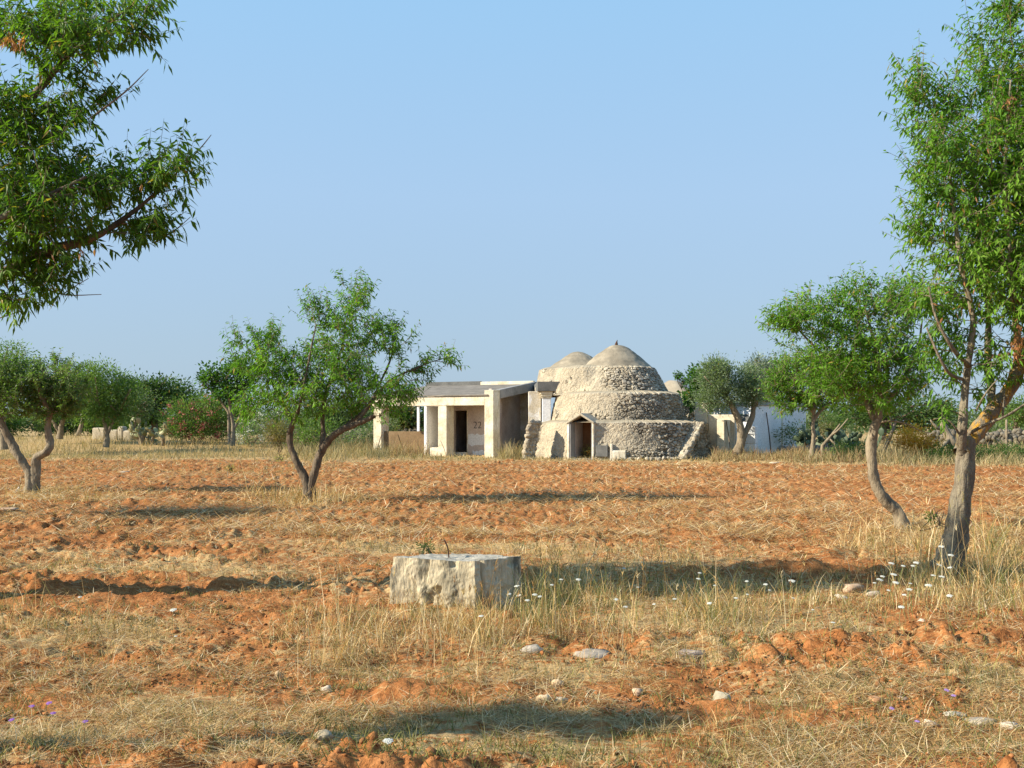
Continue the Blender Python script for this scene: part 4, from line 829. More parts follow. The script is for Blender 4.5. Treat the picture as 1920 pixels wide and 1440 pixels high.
almond('almond_tree', 'big old almond tree with thick lichened forked trunk among white wildflowers', 10.7, [
    ('trunk', ln((1762, 1098, .25), (1772, 1060, .155), (1785, 1000, .125), (1796, 930, .105), (1802, 870, .099), (1806, 826, .092))),
    ('limb', [(1803, 850, 0, .10), (1835, 810, .1, .092), (1862, 775, .15, .085), (1887, 735, .2, .08), (1912, 690, .2, .07), (1950, 610, .3, .06), (1972, 500, .3, .045), (1962, 350, .2, .03), (1950, 200, .1, .02), (1930, 60, 0, .01)]),
    ('limb', [(1803, 850, 0, .06), (1803, 800, -.1, .048), (1806, 740, -.1, .04), (1815, 680, -.15, .035), (1822, 600, -.2, .03), (1805, 500, -.2, .025), (1790, 380, -.2, .018), (1768, 250, -.2, .01)]),
    ('limb', [(1818, 690, -.12, .03), (1790, 655, -.4, .022), (1758, 600, -.5, .014), (1742, 540, -.5, .008)]),
    ('limb', [(1862, 775, .15, .045), (1850, 690, .4, .04), (1850, 600, .5, .032), (1850, 480, .5, .025), (1845, 330, .4, .018), (1850, 180, .3, .01)]),
    ('limb', [(1912, 690, .2, .04), (1900, 600, -.2, .03), (1890, 450, -.4, .022), (1885, 300, -.4, .015), (1895, 150, -.3, .008)])],
    [(1850, 330, 0, 120, 190, .9, 1.3), (1760, 300, 0, 55, 150, .5, 1.2), (1722, 175, 0, 22, 55, .3, 1.5), (1890, 130, 0, 60, 110, .7), (1830, 520, 0, 95, 110, .8, 1.1), (1728, 430, 0, 32, 34, .35, 1.3), (1860, 680, 0, 60, 60, .6, .7), (1785, 640, 0, 45, 80, .5, .8),
     (1970, 400, 0, 90, 330, 1.0, 1.2), (1900, 480, 0, 50, 140, .7, 1.2), (1900, 260, 0, 50, 150, .7, 1.1), (1768, 735, -.2, 22, 50, .3), (1887, 25, 0, 20, 45, .3, 1.6), (1740, 555, -.1, 40, 40, .3), (1835, 110, 0, 22, 60, .3)],
    800, bark='bark_lichen', pal=BRIGHT, L=(.07, .112), W=.031, per=12, shoots=5, shoot_len=(.14, .36), droop=.75, min_r=.004,
    dead=[(1908, 640, -.35, 12, 40, .15, 1, 90), (1905, 560, -.35, 8, 40, .15, 1, 30), (1850, 270, -.6, 50, 30, .2, 1, 14), (1890, 190, -.5, 20, 30, .2, 1, 24), (1810, 400, -.6, 60, 60, .3, 1, 16), (1875, 665, -.2, 25, 8, .1, 1, 20), (1800, 560, -.5, 60, 80, .3, 1, 24)],
    lichen=True,
    bare=[[(1806, 712, -.1, .022), (1780, 700, -.3, .018), (1757, 660, -.4, .014), (1738, 615, -.4, .01)], [(1818, 812, 0, .022), (1850, 795, -.2, .018), (1886, 780, -.3, .014), (1930, 752, -.3, .01)], [(1806, 830, 0, .016), (1790, 800, -.2, .011), (1772, 785, -.2, .008), (1750, 786, -.2, .004)],
          [(1830, 770, -.1, .012), (1850, 735, -.3, .009), (1876, 705, -.3, .005)], [(1884, 742, .1, .012), (1880, 780, -.1, .012), (1884, 730, -.1, .006)]])
almond('almond_tree', 'near almond branches with long drooping leaves hanging in from the left edge', 8.7, [
    ('trunk', ln((-260, 1172, .3, .22), (-262, 1000, .3, .17), (-250, 850, .3, .16), (-230, 755, .3, .14))),
    ('limb', [(-240, 790, .3, .11), (-120, 620, .2, .085), (0, 520, .1, .06), (90, 470, 0, .045), (180, 440, 0, .032), (260, 390, 0, .02), (330, 325, 0, .009)]),
    ('limb', [(-235, 760, .3, .11), (-150, 500, .3, .085), (-60, 300, .2, .055), (40, 200, .2, .035), (130, 100, .1, .02), (230, 20, 0, .009)]),
    ('limb', [(-160, 560, .3, .05), (-40, 440, -.3, .04), (60, 380, -.4, .025), (160, 330, -.4, .012)]),
    ('limb', [(-230, 760, .3, .07), (-250, 500, 1, .06), (-200, 200, 1.2, .04), (-120, 0, 1.2, .02)])],
    [(110, 60, 0, 130, 90, .6, 1.3), (55, 250, 0, 110, 95, .6, 1.1), (165, 190, 0, 50, 35, .35), (60, 400, 0, 120, 105, .7, 1.4), (215, 340, 0, 75, 52, .4, 1.1), (310, 320, 0, 46, 42, .3, 1.2), (255, 425, 0, 55, 38, .3, 1.1), (60, 510, 0, 90, 40, .4, 1.1), (-130, 300, .3, 120, 260, .9, 1.1), (255, 40, 0, 34, 60, .3, 1.2), (20, 555, 0, 60, 20, .3)],
    560, L=(.075, .125), W=.031, per=14, shoots=5, shoot_len=(.12, .32), droop=.8, min_r=.003,
    dead=[(25, 75, -.5, 32, 18, .15, 1, 60), (120, 470, -.6, 60, 20, .2, 1, 6), (262, 345, -.3, 8, 6, .1, 1, 3)],
    bare=[[(170, 222, 0, .012), (235, 172, 0, .007), (278, 130, 0, .003)], [(330, 322, 0, .01), (372, 282, 0, .006), (396, 253, 0, .003)], [(290, 455, 0, .009), (330, 430, 0, .005), (357, 407, 0, .003)], [(80, 540, 0, .01), (125, 553, 0, .006), (190, 552, 0, .003)], [(118, 552, 0, .006), (140, 537, 0, .004), (166, 522, 0, .003)], [(-40, 605, .1, .01), (0, 596, .1, .006), (30, 586, .1, .003)]])
almond('almond_tree', 'small distant almond tree with thin pale trunk near the outbuilding', 42.0, [
    ('trunk', ln((1519, 868, .13), (1523, 830, .085), (1524, 785, .075), (1526, 768, .07))),
    ('limb', [(1524, 790, 0, .08), (1550, 760, 0, .06), (1590, 740, 0, .03)]), ('limb', [(1526, 775, 0, .08), (1500, 730, 0, .06), (1468, 705, 0, .03)]), ('limb', [(1526, 775, 0, .08), (1530, 720, 0, .05), (1530, 665, 0, .025)])],
    [(1530, 700, 0, 80, 50, 1.5), (1590, 735, 0, 40, 25, .8), (1470, 725, 0, 36, 36, .8, 1.3), (1510, 752, 0, 66, 20, 1, 1.4)],
    330, bark='bark_pale', pal=BRIGHT, L=(.13, .19), W=.065, per=11, shoots=5, shoot_len=(.25, .55), simple=True, min_r=.012, droop=.2)
OLIVE = [(.055, .105, .024), (.11, .18, .044), (.17, .25, .072), (.25, .325, .13)]
almond('olive_tree', 'olive tree with a crooked two-armed trunk at the left edge of the field', 23.0, [
    ('trunk', ln((55, 936, .17), (55, 905, .12), (48, 880, .10), (22, 838, .09), (2, 800, .08), (-8, 768, .07))),
    ('trunk', ln((65, 934, .14), (68, 885, .10), (71, 858, .09), (88, 848, .09), (96, 830, .08), (90, 800, .075), (94, 770, .065))),
    ('limb', [(94, 772, 0, .06), (110, 740, .2, .04), (120, 705, .2, .02)]), ('limb', [(94, 772, 0, .06), (75, 730, -.3, .04), (85, 690, -.3, .02)]), ('limb', [(-6, 772, 0, .06), (15, 730, .2, .04), (30, 690, .2, .02)]), ('limb', [(-6, 772, 0, .06), (-30, 720, -.2, .04), (-30, 680, -.2, .02)])],
    [(92, 722, 0, 72, 52, 1.0, 1.4), (20, 725, 0, 60, 62, 1.0, 1.2), (125, 745, 0, 40, 35, .6), (-30, 715, 0, 50, 55, .8), (60, 765, 0, 50, 20, .8)],
    460, bark='bark_pale', group='olive trees', pal=OLIVE, L=(.07, .11), W=.042, per=13, shoots=5, shoot_len=(.12, .26), droop=.05, simple=True, min_r=.006, odd=0)
# two more trees of the orchard stand left of the frame and throw their shade across the field
almond('almond_tree', 'almond tree left of the frame shading the red earth before the olive', 17.3, [('trunk', ln((-150, 960, .13), (-145, 850, .1), (-140, 760, .08), (-140, 690, .03)))],
    [(-150, 700, -.3, 110, 80, 1.0)], 240, L=(.10, .14), W=.045, per=11, shoots=5, simple=True)
almond('almond_tree', 'almond tree left of the frame shading the nearest furrow', 4.3, [('trunk', ln((-1040, 1480, .12), (-1035, 900, .09), (-1028, 500, .06), (-1028, 250, .03)))],
    [(-1130, 310, 0, 130, 110, .13), (-940, 290, 0, 130, 110, .13)], 90, L=(.08, .12), W=.032, per=9, shoots=4, shoot_len=(.1, .2), simple=True)

# ------------------------------------------------------------------ background trees and bushes
FIG = [(.03, .075, .014), (.055, .125, .022), (.09, .18, .035), (.14, .23, .06)]
SILV = [(.08, .12, .065), (.145, .195, .11), (.22, .275, .17), (.31, .36, .25)]
DARK = [(.022, .05, .014), (.045, .09, .022), (.07, .125, .032), (.11, .17, .05)]
MID = [(.05, .10, .022), (.095, .165, .038), (.145, .225, .058), (.21, .285, .09)]
RUST = [(.30, .14, .02), (.58, .25, .03), (.66, .38, .05), (.36, .28, .05)]
BRN = [(.10, .075, .03), (.18, .13, .06), (.22, .19, .08), (.14, .15, .06)]
HAZE = [(.055, .095, .035), (.09, .135, .055), (.125, .17, .075), (.17, .21, .10)]
plant('olive_tree', 'silvery olive tree with forked trunk between the two gate pillars', 'tree', 45.6, (1384, 856, 45.6), [(1342, 708, 0, 36, 34, .9), (1345, 745, 0, 44, 25, .9), (1405, 725, .3, 30, 40, .8), (1350, 690, 0, 22, 22, .5)], 260, 70, SILV, (.11, .17), .042, 'olive trees',
      [[(1383, 848, 0, .22), (1390, 825, 0, .20), (1386, 790, 0, .17), (1374, 765, 0, .14), (1360, 740, 0, .08)], [(1387, 846, 0, .17), (1394, 820, 0, .14), (1409, 785, .2, .12), (1415, 755, .3, .08)]], bark='bark_pale', cr=.20, up=.6, single_r=.03)
plant('olive_tree', 'pale olive tree rising behind the white outbuilding', 'tree', 58, (1440, 830, 58), [(1440, 700, 0, 46, 32, 1.2), (1420, 740, 0, 40, 25, 1)], 190, 60, SILV, (.13, .19), .05, 'olive trees', [[(1440, 830, 0, .2), (1440, 760, 0, .15), (1438, 720, 0, .08)]], leafm='olive_leaf', bark='bark_pale', cr=.25, up=.6, single_r=.03)
plant('fig_tree', 'dark green fig tree beside the cone of the smaller stone hut', 'tree', 51, (1312, 830, 51), [(1308, 708, 0, 17, 26, .6), (1300, 745, 0, 18, 20, .6), (1325, 725, 0, 20, 30, .6)], 70, 34, FIG, (.16, .24), .15, 'fig trees', [[(1315, 840, 0, .14), (1314, 780, 0, .1), (1310, 740, 0, .05)]], cr=.2, single_r=.03)
plant('fig_tree', 'fig tree with a pale bare trunk left of the lone almond', 'tree', 54, (436, 832, 54), [(398, 698, 0, 26, 16, .6), (450, 705, 0, 36, 26, .9), (425, 735, 0, 42, 22, .9), (385, 715, 0, 16, 12, .5)], 100, 34, FIG, (.16, .24), .14, 'fig trees',
      [[(436, 836, 0, .15), (437, 800, 0, .10), (432, 770, 0, .09), (428, 740, 0, .07), (410, 715, 0, .05)], [(436, 810, 0, .07), (452, 775, 0, .09), (455, 735, 0, .06)], [(430, 775, 0, .08), (400, 735, 0, .06), (378, 722, 0, .04)]], bark='bark_pale', cr=.2, single_r=.03)
PINK = [(.46, .12, .11), (.52, .22, .16), (.40, .10, .10), (.55, .30, .20)]
plant('oleander', 'oleander bush covered in pink and red flowers', 'shrub', 58, (365, 822, 58), [(345, 785, 0, 44, 34, 1.1), (395, 772, 0, 44, 38, 1.1), (370, 806, 0, 70, 16, 1)], 210, 42, MID, (.16, .22), .05, 'oleander bushes', flowers=(PINK, 120, .12), cr=.25, up=.7)
plant('oleander', 'oleander bush covered in white flowers left of the lone almond trunk', 'shrub', 56, (470, 832, 56), [(475, 805, 0, 38, 26, 1), (510, 790, 0, 30, 24, .9)], 80, 42, SILV, (.15, .2), .05, 'oleander bushes', flowers=([(.75, .75, .66), (.68, .70, .58)], 48, .10), cr=.25, up=.7)
plant('dark_tree', 'broad dark evergreen tree far back left behind the pink oleander', 'tree', 80, (290, 812, 80), [(285, 742, 0, 56, 34, 1.6), (265, 775, 0, 50, 26, 1.4)], 200, 46, DARK, (.22, .32), .14, 'evergreen trees far back left', [[(290, 815, 0, .3), (290, 770, 0, .2), (288, 740, 0, .1)]], cr=.4, single_r=.05)
plant('dark_tree', 'second dark evergreen far back, just left of the fig tree', 'tree', 84, (335, 812, 84), [(335, 745, 0, 32, 30, 1.4), (370, 760, 0, 30, 26, 1.2)], 100, 42, DARK, (.22, .32), .14, 'evergreen trees far back left', [[(335, 815, 0, .3), (335, 770, 0, .2), (338, 740, 0, .1)]], cr=.4, single_r=.05)
plant('olive_tree', 'olive tree with one thin stem right of the crooked-trunked olive', 'tree', 52, (200, 836, 52), [(185, 722, 0, 45, 42, 1.4), (225, 742, 0, 34, 40, 1.1), (195, 770, 0, 38, 20, 1)], 220, 52, MID, (.14, .2), .06, 'olive trees', [[(199, 838, 0, .16), (201, 815, 0, .12), (197, 795, 0, .1), (192, 770, 0, .08)], [(200, 818, 0, .09), (210, 795, 0, .08), (222, 772, 0, .06)]], bark='bark_pale', cr=.28, single_r=.03)
plant('olive_tree', 'dark olive tree behind the crooked-trunked olive at the left edge', 'tree', 58, (115, 820, 58), [(150, 738, 0, 50, 50, 1.5), (95, 750, 0, 40, 38, 1.3), (175, 765, 0, 36, 26, 1.2)], 240, 48, DARK, (.15, .22), .07, 'olive trees', [[(112, 820, 0, .2), (116, 795, 0, .15), (125, 770, 0, .1)], [(113, 812, 0, .12), (100, 790, 0, .1), (95, 770, 0, .08)]], bark='bark_pale', cr=.3, single_r=.03)
plant('olive_tree', 'tall olive tree topping the others at the far left edge', 'tree', 50, (12, 835, 50), [(15, 672, 0, 42, 24, 1.2), (-30, 720, 0, 50, 50, 1.3), (40, 700, 0, 36, 30, 1)], 130, 45, MID, (.14, .2), .06, 'olive trees', [[(8, 838, 0, .2), (4, 790, 0, .16), (8, 720, 0, .1)]], bark='bark_pale', cr=.3, single_r=.03)
for k, (px, lab) in enumerate(((150, 'small olive with a leaning trunk far back left of the pale ruin'), (-70, 'olive tree mostly outside the left edge'), (250, 'small rounded olive above the prickly pear far back left'))):
    plant('olive_tree', lab, 'tree', 70 + 2 * k, (px, 815, 70), [(px + 6, 758, 0, 34, 26, 1.3)], 70, 45, HAZE if k == 2 else MID, (.18, .26), .08, 'olive trees', [[(px - 4, 817, 0, .18), (px + 3, 795, 0, .13), (px + 8, 770, 0, .08)]], bark='bark_pale', cr=.35, single_r=.04)
plant('dry_bush', 'brown half-dry bush behind the trunk of the lone almond', 'bush', 50, (522, 838, 50), [(520, 812, 0, 26, 20, .6)], 60, 40, BRN, (.12, .18), .04, None, cr=.2, up=.5)
plant('green_bush', 'yellow-green bush low behind the lone almond trunk', 'bush', 52, (560, 836, 52), [(565, 820, 0, 40, 15, .7), (600, 800, 0, 40, 22, .8)], 70, 38, MID, (.14, .2), .05, None, cr=.25, up=.5)
plant('green_bush', 'large green bush seen through the crown of the lone almond', 'bush', 60, (640, 825, 60), [(600, 770, 0, 70, 32, 1.4), (680, 775, 0, 60, 30, 1.3), (640, 800, 0, 90, 20, 1)], 150, 40, HAZE, (.2, .28), .1, None, cr=.35, up=.5)
plant('green_bush', 'grey-green bush just left of the porch end post', 'bush', 54, (690, 835, 54), [(680, 815, 0, 40, 18, .9), (720, 800, 0, 26, 18, .8)], 70, 38, SILV, (.15, .22), .05, None, cr=.25, up=.5)
plant('fig_tree', 'leafy tree showing through the open bay of the porch', 'tree', 58, (770, 832, 58), [(765, 775, 0, 40, 26, 1), (750, 800, 0, 30, 16, .8)], 80, 36, BRN + FIG, (.18, .26), .12, 'fig trees', [[(770, 835, 0, .15), (768, 800, 0, .1), (765, 780, 0, .06)]], cr=.28, single_r=.03)
plant('orange_bush', 'rounded bush turning orange and yellow left of the big almond trunk', 'bush', 43.5, (1712, 858, 43.5), [(1712, 826, 0, 34, 28, .8), (1738, 838, 0, 24, 20, .7)], 90, 46, RUST, (.10, .15), .045, None, cr=.2, up=.4)
plant('dry_bush', 'yellowish brown bush growing at the trullo doorway', 'bush', 45.6, (1122, 866, 45.6), [(1120, 852, 0, 30, 12, .5), (1105, 848, 0, 14, 10, .4)], 50, 40, BRN + RUST, (.08, .13), .022, None, cr=.14, up=.9)
plant('low_shrub', 'low dark green shrub just behind the big almond trunk', 'shrub', 42, (1765, 868, 42), [(1785, 856, 0, 55, 13, .8)], 110, 44, DARK, (.1, .16), .04, None, cr=.18)
plant('low_shrub', 'low dark green shrub along the field edge at the right border', 'shrub', 42.5, (1870, 868, 42.5), [(1885, 854, 0, 66, 15, .8)], 130, 44, DARK + MID, (.1, .16), .04, None, cr=.18)
plant('low_shrub', 'low yellow-green shrub beneath the prickly pear by the outbuilding', 'shrub', 43, (1580, 862, 43), [(1590, 848, 0, 44, 13, .7)], 60, 40, MID + BRN, (.1, .16), .04, None, cr=.2)
for k_, (px, lab_) in enumerate(((-20, 'low hedge-like bush far back at the left edge'), (95, 'low green bush far back behind the crooked-trunked olive'), (175, 'low green bush far back just left of the pale ruin'))):
    plant('green_bush', lab_, 'bush', 74, (px, 815, 74), [(px, 792, 0, 46, 16, 1.2), (px + 40, 797, 0, 34, 12, 1)], 110, 40, HAZE if k_ % 2 else MID, (.2, .28), .1, 'low bushes far back left', cr=.35, up=.5)
plant('green_tree', 'round green tree above the drystone wall at the right border', 'tree', 66, (1905, 825, 66), [(1905, 772, 0, 38, 24, 1.4), (1960, 765, 0, 40, 30, 1.4)], 100, 42, MID, (.2, .28), .1, None, [[(1905, 830, 0, .2), (1905, 800, 0, .15), (1905, 780, 0, .1)]], cr=.35, single_r=.04)
plant('dry_bush', 'dry grey-brown bush between the white post and the small distant almond', 'bush', 52, (1490, 840, 52), [(1490, 815, 0, 30, 18, .8), (1560, 800, .5, 40, 24, .9)], 80, 40, BRN + MID, (.14, .2), .05, None, cr=.25, up=.5)
plant('green_tree', 'dark tree behind the thin-trunked almond on the right', 'tree', 58, (1660, 830, 58), [(1640, 770, 0, 60, 34, 1.3), (1740, 780, 0, 60, 30, 1.2)], 130, 42, DARK + MID, (.2, .28), .1, None, [[(1660, 834, 0, .2), (1655, 800, 0, .15), (1650, 780, 0, .1)]], cr=.35, single_r=.04)
plant('fig_seedling', 'taller small fig seedling sprouting from the smaller stone hut cone', 'plant', 53.6, np.array([c3[0] + .28, c3[1] - 1.2, 3.45]), [(1271, 703, 0, 7, 9, .2)], 12, 16, FIG, (.09, .13), .09, None, cr=.07)
plant('fig_seedling', 'shorter fig seedling growing on the right slope of the hut cone', 'plant', 53.6, np.array([c3[0] + .6, c3[1] - 1.2, 3.25]), [(1283, 714, 0, 6, 4, .2)], 8, 14, DARK, (.08, .12), .08, None, cr=.07)
plant('sprout', 'leafy sprout at the foot of the big almond trunk', 'plant', 10.9, P(1762, 985, 10.72), [(1747, 972, 0, 9, 10, .06)], 10, 9, ALMOND, (.04, .07), .022, None, cr=.025, simple=False, single_r=.004)
plant('yellow_weed', 'small yellow-green weed in the earth left of the lone almond', 'plant', 33, (432, 884, 33), [(432, 880, 0, 8, 4, .12)], 10, 14, [(.25, .27, .06), (.34, .34, .08)], (.06, .1), .02, 'yellow-green weeds', cr=.06)
plant('yellow_weed', 'small yellow-green weed in the earth just behind the lone almond', 'plant', 42, (525, 866, 42), [(526, 862, 0, 9, 4, .15)], 10, 14, [(.25, .27, .06), (.34, .34, .08)], (.08, .12), .025, 'yellow-green weeds', cr=.08)
plant('green_bush', 'dark leafy bush filling the gap between the fig trunk and the pink oleander', 'bush', 62, (415, 822, 62), [(420, 780, 0, 44, 30, 1.0), (400, 800, 0, 40, 16, .8)], 110, 42, MID, (.18, .26), .09, None, cr=.3, up=.5)
plant('green_weed', 'dark leafy weed standing right behind the cistern head', 'plant', 9.9, (800, 1090, 9.9), [(798, 1030, 0, 7, 14, .05)], 12, 9, MID, (.03, .06), .014, None, cr=.03, simple=False, single_r=.004)
# far line of trees at the horizon that reads as one mass
B = []
for px0, px1, n, d0, d1, hgt in ((-300, 480, 420, 105, 150, 3.2), (430, 820, 300, 80, 120, 2.3), (1330, 2200, 560, 80, 135, 3.0)):
    px = rng.uniform(px0, px1, n); dd = rng.uniform(d0, d1, n); x_ = (px - CX) / F * dd; hh = hgt * (.45 + .75 * vn2(x_ / 5, dd / 9, 4)); z_ = .5 + hh * rng.random(n)**.7
    B.append(np.repeat(np.stack([x_, dd, z_], -1), 46, 0) + rng.normal(size=(n * 46, 3)) * np.array([.55, .55, .4]))
B = np.concatenate(B); n = len(B); V, T3, k = leaves(B, rng.normal(size=(n, 3)) + Z * .4, rng.normal(size=(n, 3)), rng.uniform(.3, .45, n), rng.uniform(.14, .24, n), .05, True)
o = mk('far_woods', V, T3, M['leaf'], col=np.repeat(leaf_colours(B, HAZE, 90, clump=2.5), k, 0)); o['kind'] = 'stuff'; o['label'] = 'far green line of trees on the horizon'

# ------------------------------------------------------------------ prickly pears, bare trunks
def prickly(name, label, D, base, reach, npads, pal, seed):
    r_ = np.random.default_rng(seed); b0 = P(base[0], base[1], D); b0[2] = gbase(b0[0], b0[1]); t = thing(name, label, 'cactus', tuple(b0), 'prickly pears')
    import bmesh
    th = np.linspace(0, 2 * math.pi, 10, endpoint=False); ph = np.linspace(-1, 1, 7)
    U = np.array([[math.cos(a) * math.sqrt(max(0, 1 - p * p)), math.sin(a) * math.sqrt(max(0, 1 - p * p)), p] for p in ph for a in th]); Qp = np.array([(i * 10 + j, i * 10 + (j + 1) % 10, (i + 1) * 10 + (j + 1) % 10, (i + 1) * 10 + j) for i in range(6) for j in range(10)])
    tips = [(b0 + np.array([r_.normal() * reach * .35, r_.normal() * .25, 0]), np.array([r_.normal() * .3, r_.normal() * .3, 1])) for _ in range(5)]; mb = MB(); st = MB()
    for p_, d_ in tips:
        q = catmull([p_ - Z * .1, p_ + unit(d_) * .3, p_ + unit(d_) * .6], .1); st = MB(); st.add(*tube(q, [.09] * len(q), 7, .3)); st.build('stem', M['bark_pale'], t, smooth=True)
    tips = [(p_ + unit(d_) * .5, d_) for p_, d_ in tips]
    for k in range(npads):
        p_, d_ = tips[r_.integers(0, len(tips))]; d2 = unit(unit(d_) * .6 + r_.normal(size=3) * .55 + Z * .25); s_ = r_.uniform(.15, .24)
        c_ = p_ + d2 * s_ * .8; a = unit(np.cross(d2, r_.normal(size=3))); b_ = np.cross(d2, a)
        V = c_ + U[:, :1] * a * s_ * .72 + U[:, 1:2] * b_ * s_ * .16 + U[:, 2:] * d2 * s_
        mb = MB(); mb.add(V, Qp, None, np.array(pal[r_.integers(0, len(pal))]) * r_.uniform(.75, 1.2)); mb.build('pad', M['cactus'], t, smooth=True, colour=True); tips.append((c_ + d2 * s_ * .8, d2))
    return t
prickly('prickly_pear', 'prickly pear cactus beside the pale ruin far back left', 57, (275, 822), 1.6, 70, [(.30, .30, .15), (.24, .26, .12), (.38, .34, .2)], 3)
prickly('prickly_pear', 'dark prickly pear cactus on the rubble right of the outbuilding', 47.5, (1555, 835), 1.5, 80, [(.07, .10, .05), (.10, .13, .065), (.05, .075, .04)], 4)
prickly('prickly_pear', 'prickly pear cactus behind the thin curved almond trunk', 49, (1610, 835), 1.3, 70, [(.06, .09, .05), (.10, .13, .07)], 9)
def bare(name, label, lines, D, mt='bark_pale'):
    q0 = P(lines[0][0][0], lines[0][0][1], D); q0[2] = gbase(q0[0], q0[1]); t = thing(name, label, 'tree', tuple(q0))
    for k, l in enumerate(lines):
        q = catmull([np.append(P(a, b_, D + c_), r_) for a, b_, c_, r_ in l], .08)
        if k == 0: q[0, 2] = q0[2] - .1
        mb = MB(); mb.add(*tube(q[:, :3], q[:, 3], 8, .4)); mb.build('trunk' if k == 0 else 'branch', M[mt], t, smooth=True)
bare('dead_tree', 'leaning dead pale trunk behind the thin curved almond', [[(1654, 856, 0, .09), (1664, 830, 0, .085), (1674, 806, 0, .07), (1680, 788, 0, .05)], [(1674, 806, 0, .04), (1668, 780, .1, .03), (1655, 765, .1, .02)]], 44)
bare('dead_tree', 'twisted dead branches lying beside the prickly pear right of the outbuilding', [[(1540, 838, 0, .07), (1560, 815, 0, .06), (1575, 795, 0, .03)], [(1560, 815, 0, .05), (1572, 806, -.2, .04), (1590, 785, -.2, .02)], [(1555, 822, 0, .05), (1566, 835, -.2, .04), (1570, 860, -.2, .02)]], 45)
bare('dead_tree', 'old twisted olive stump left of the big almond trunk', [[(1800, 850, 0, .2), (1785, 830, 0, .2), (1775, 812, .1, .18), (1768, 795, .1, .14)], [(1772, 808, .1, .1), (1755, 800, 0, .07), (1745, 788, 0, .04)], [(1780, 822, 0, .1), (1770, 835, -.2, .08), (1762, 850, -.2, .05)]], 45)
pole('post', 'thin wooden post in front of the drystone wall at right', 'post', P(1886, 858, 45), P(1887, 788, 45), .05, M['bark_pale'])

# ------------------------------------------------------------------ stones lying in the field
for px, py, w, hgt, cl, lab in (
    (1355, 1306, 40, 26, (.54, .47, .33), 'smooth rounded pale stone lying alone on the red earth'), (1112, 1222, 66, 24, (.40, .34, .27), 'long flat grey stone in front of the cistern head grass'), (1000, 1224, 44, 18, (.44, .38, .30), 'short whitish stone left of the long flat grey stone'),
    (1022, 1308, 30, 20, (.60, .46, .29), 'broken buff stone at the upper edge of the dark shadow'), (1052, 1306, 30, 14, (.55, .45, .32), 'flat buff stone right beside the broken buff one'), (1595, 1098, 44, 20, (.46, .33, .22), 'pinkish slanting stone at the left of the flower patch'), (1578, 1112, 30, 12, (.62, .56, .46), 'low white stone left below the pinkish slanting one'),
    (1640, 1106, 26, 14, (.50, .41, .31), 'whitish stone between pinkish stone and big almond trunk'), (1792, 1332, 50, 11, (.50, .45, .36), 'flat whitish stone, upper one near the lower right corner'), (1840, 1348, 64, 9, (.47, .41, .32), 'long flat pale stone, middle one near the lower right corner'), (1890, 1364, 34, 14, (.60, .54, .44), 'small pale stone nearest the right border at lower right'), (1746, 1356, 30, 12, (.60, .52, .42), 'small whitish stone left of the long flat pale one'),
    (612, 1277, 24, 14, (.62, .52, .40), 'small pale stone below the tall dry grass left'), (522, 1253, 16, 20, (.48, .34, .20), 'upright buff stone at the left end of the dry grass'), (606, 1386, 40, 22, (.46, .38, .26), 'grassy buff stone left of the dark foreground shadow'), (1266, 1336, 26, 13, (.46, .27, .13), 'orange brown stone right of the dark foreground shadow'), (1296, 1222, 56, 20, (.34, .28, .24), 'flat dark stone slab in the grass right of centre'),
    (1730, 1172, 18, 12, (.62, .46, .34), 'pinkish small stone below the big almond tree'), (1045, 1276, 26, 18, (.56, .42, .26), 'buff stone on the earth between dry grass and shadow'), (1195, 1290, 22, 14, (.58, .42, .28), 'small buff stone left of the smooth rounded one'), (1640, 1312, 30, 12, (.52, .28, .15), 'reddish flat stone right of the smooth rounded one'), (1690, 1308, 22, 8, (.60, .46, .36), 'thin pale stone right of the reddish flat one'),
    (15, 956, 44, 5, (.50, .36, .25), 'flat pale stone near the foot of the left olive'), (35, 918, 12, 8, (.62, .58, .50), 'small white stone left of the olive trunk'), (232, 884, 20, 4, (.52, .42, .30), 'flat whitish stone beyond the left olive shadow'), (1455, 868, 24, 4, (.58, .51, .40), 'flat white stone at the field edge below the outbuilding'), (1688, 878, 18, 5, (.70, .66, .58), 'small white stone at the field edge below the orange bush')):
    d = GD(py + hgt * .3); s_ = d / F; p_ = np.array([(px - CX) * s_, d, 0]); p_[2] = gz(p_[0], p_[1]) + hgt * s_ * .22
    rock('stone', p_, (w * s_ / 2, w * s_ / 2 * rng.uniform(.6, .9), hgt * s_ / 2 * 1.05), int(px * 7 + py), M['stone'], None, cl, rng.normal() * .3, label=lab, cat='stone', group='stones in the field')

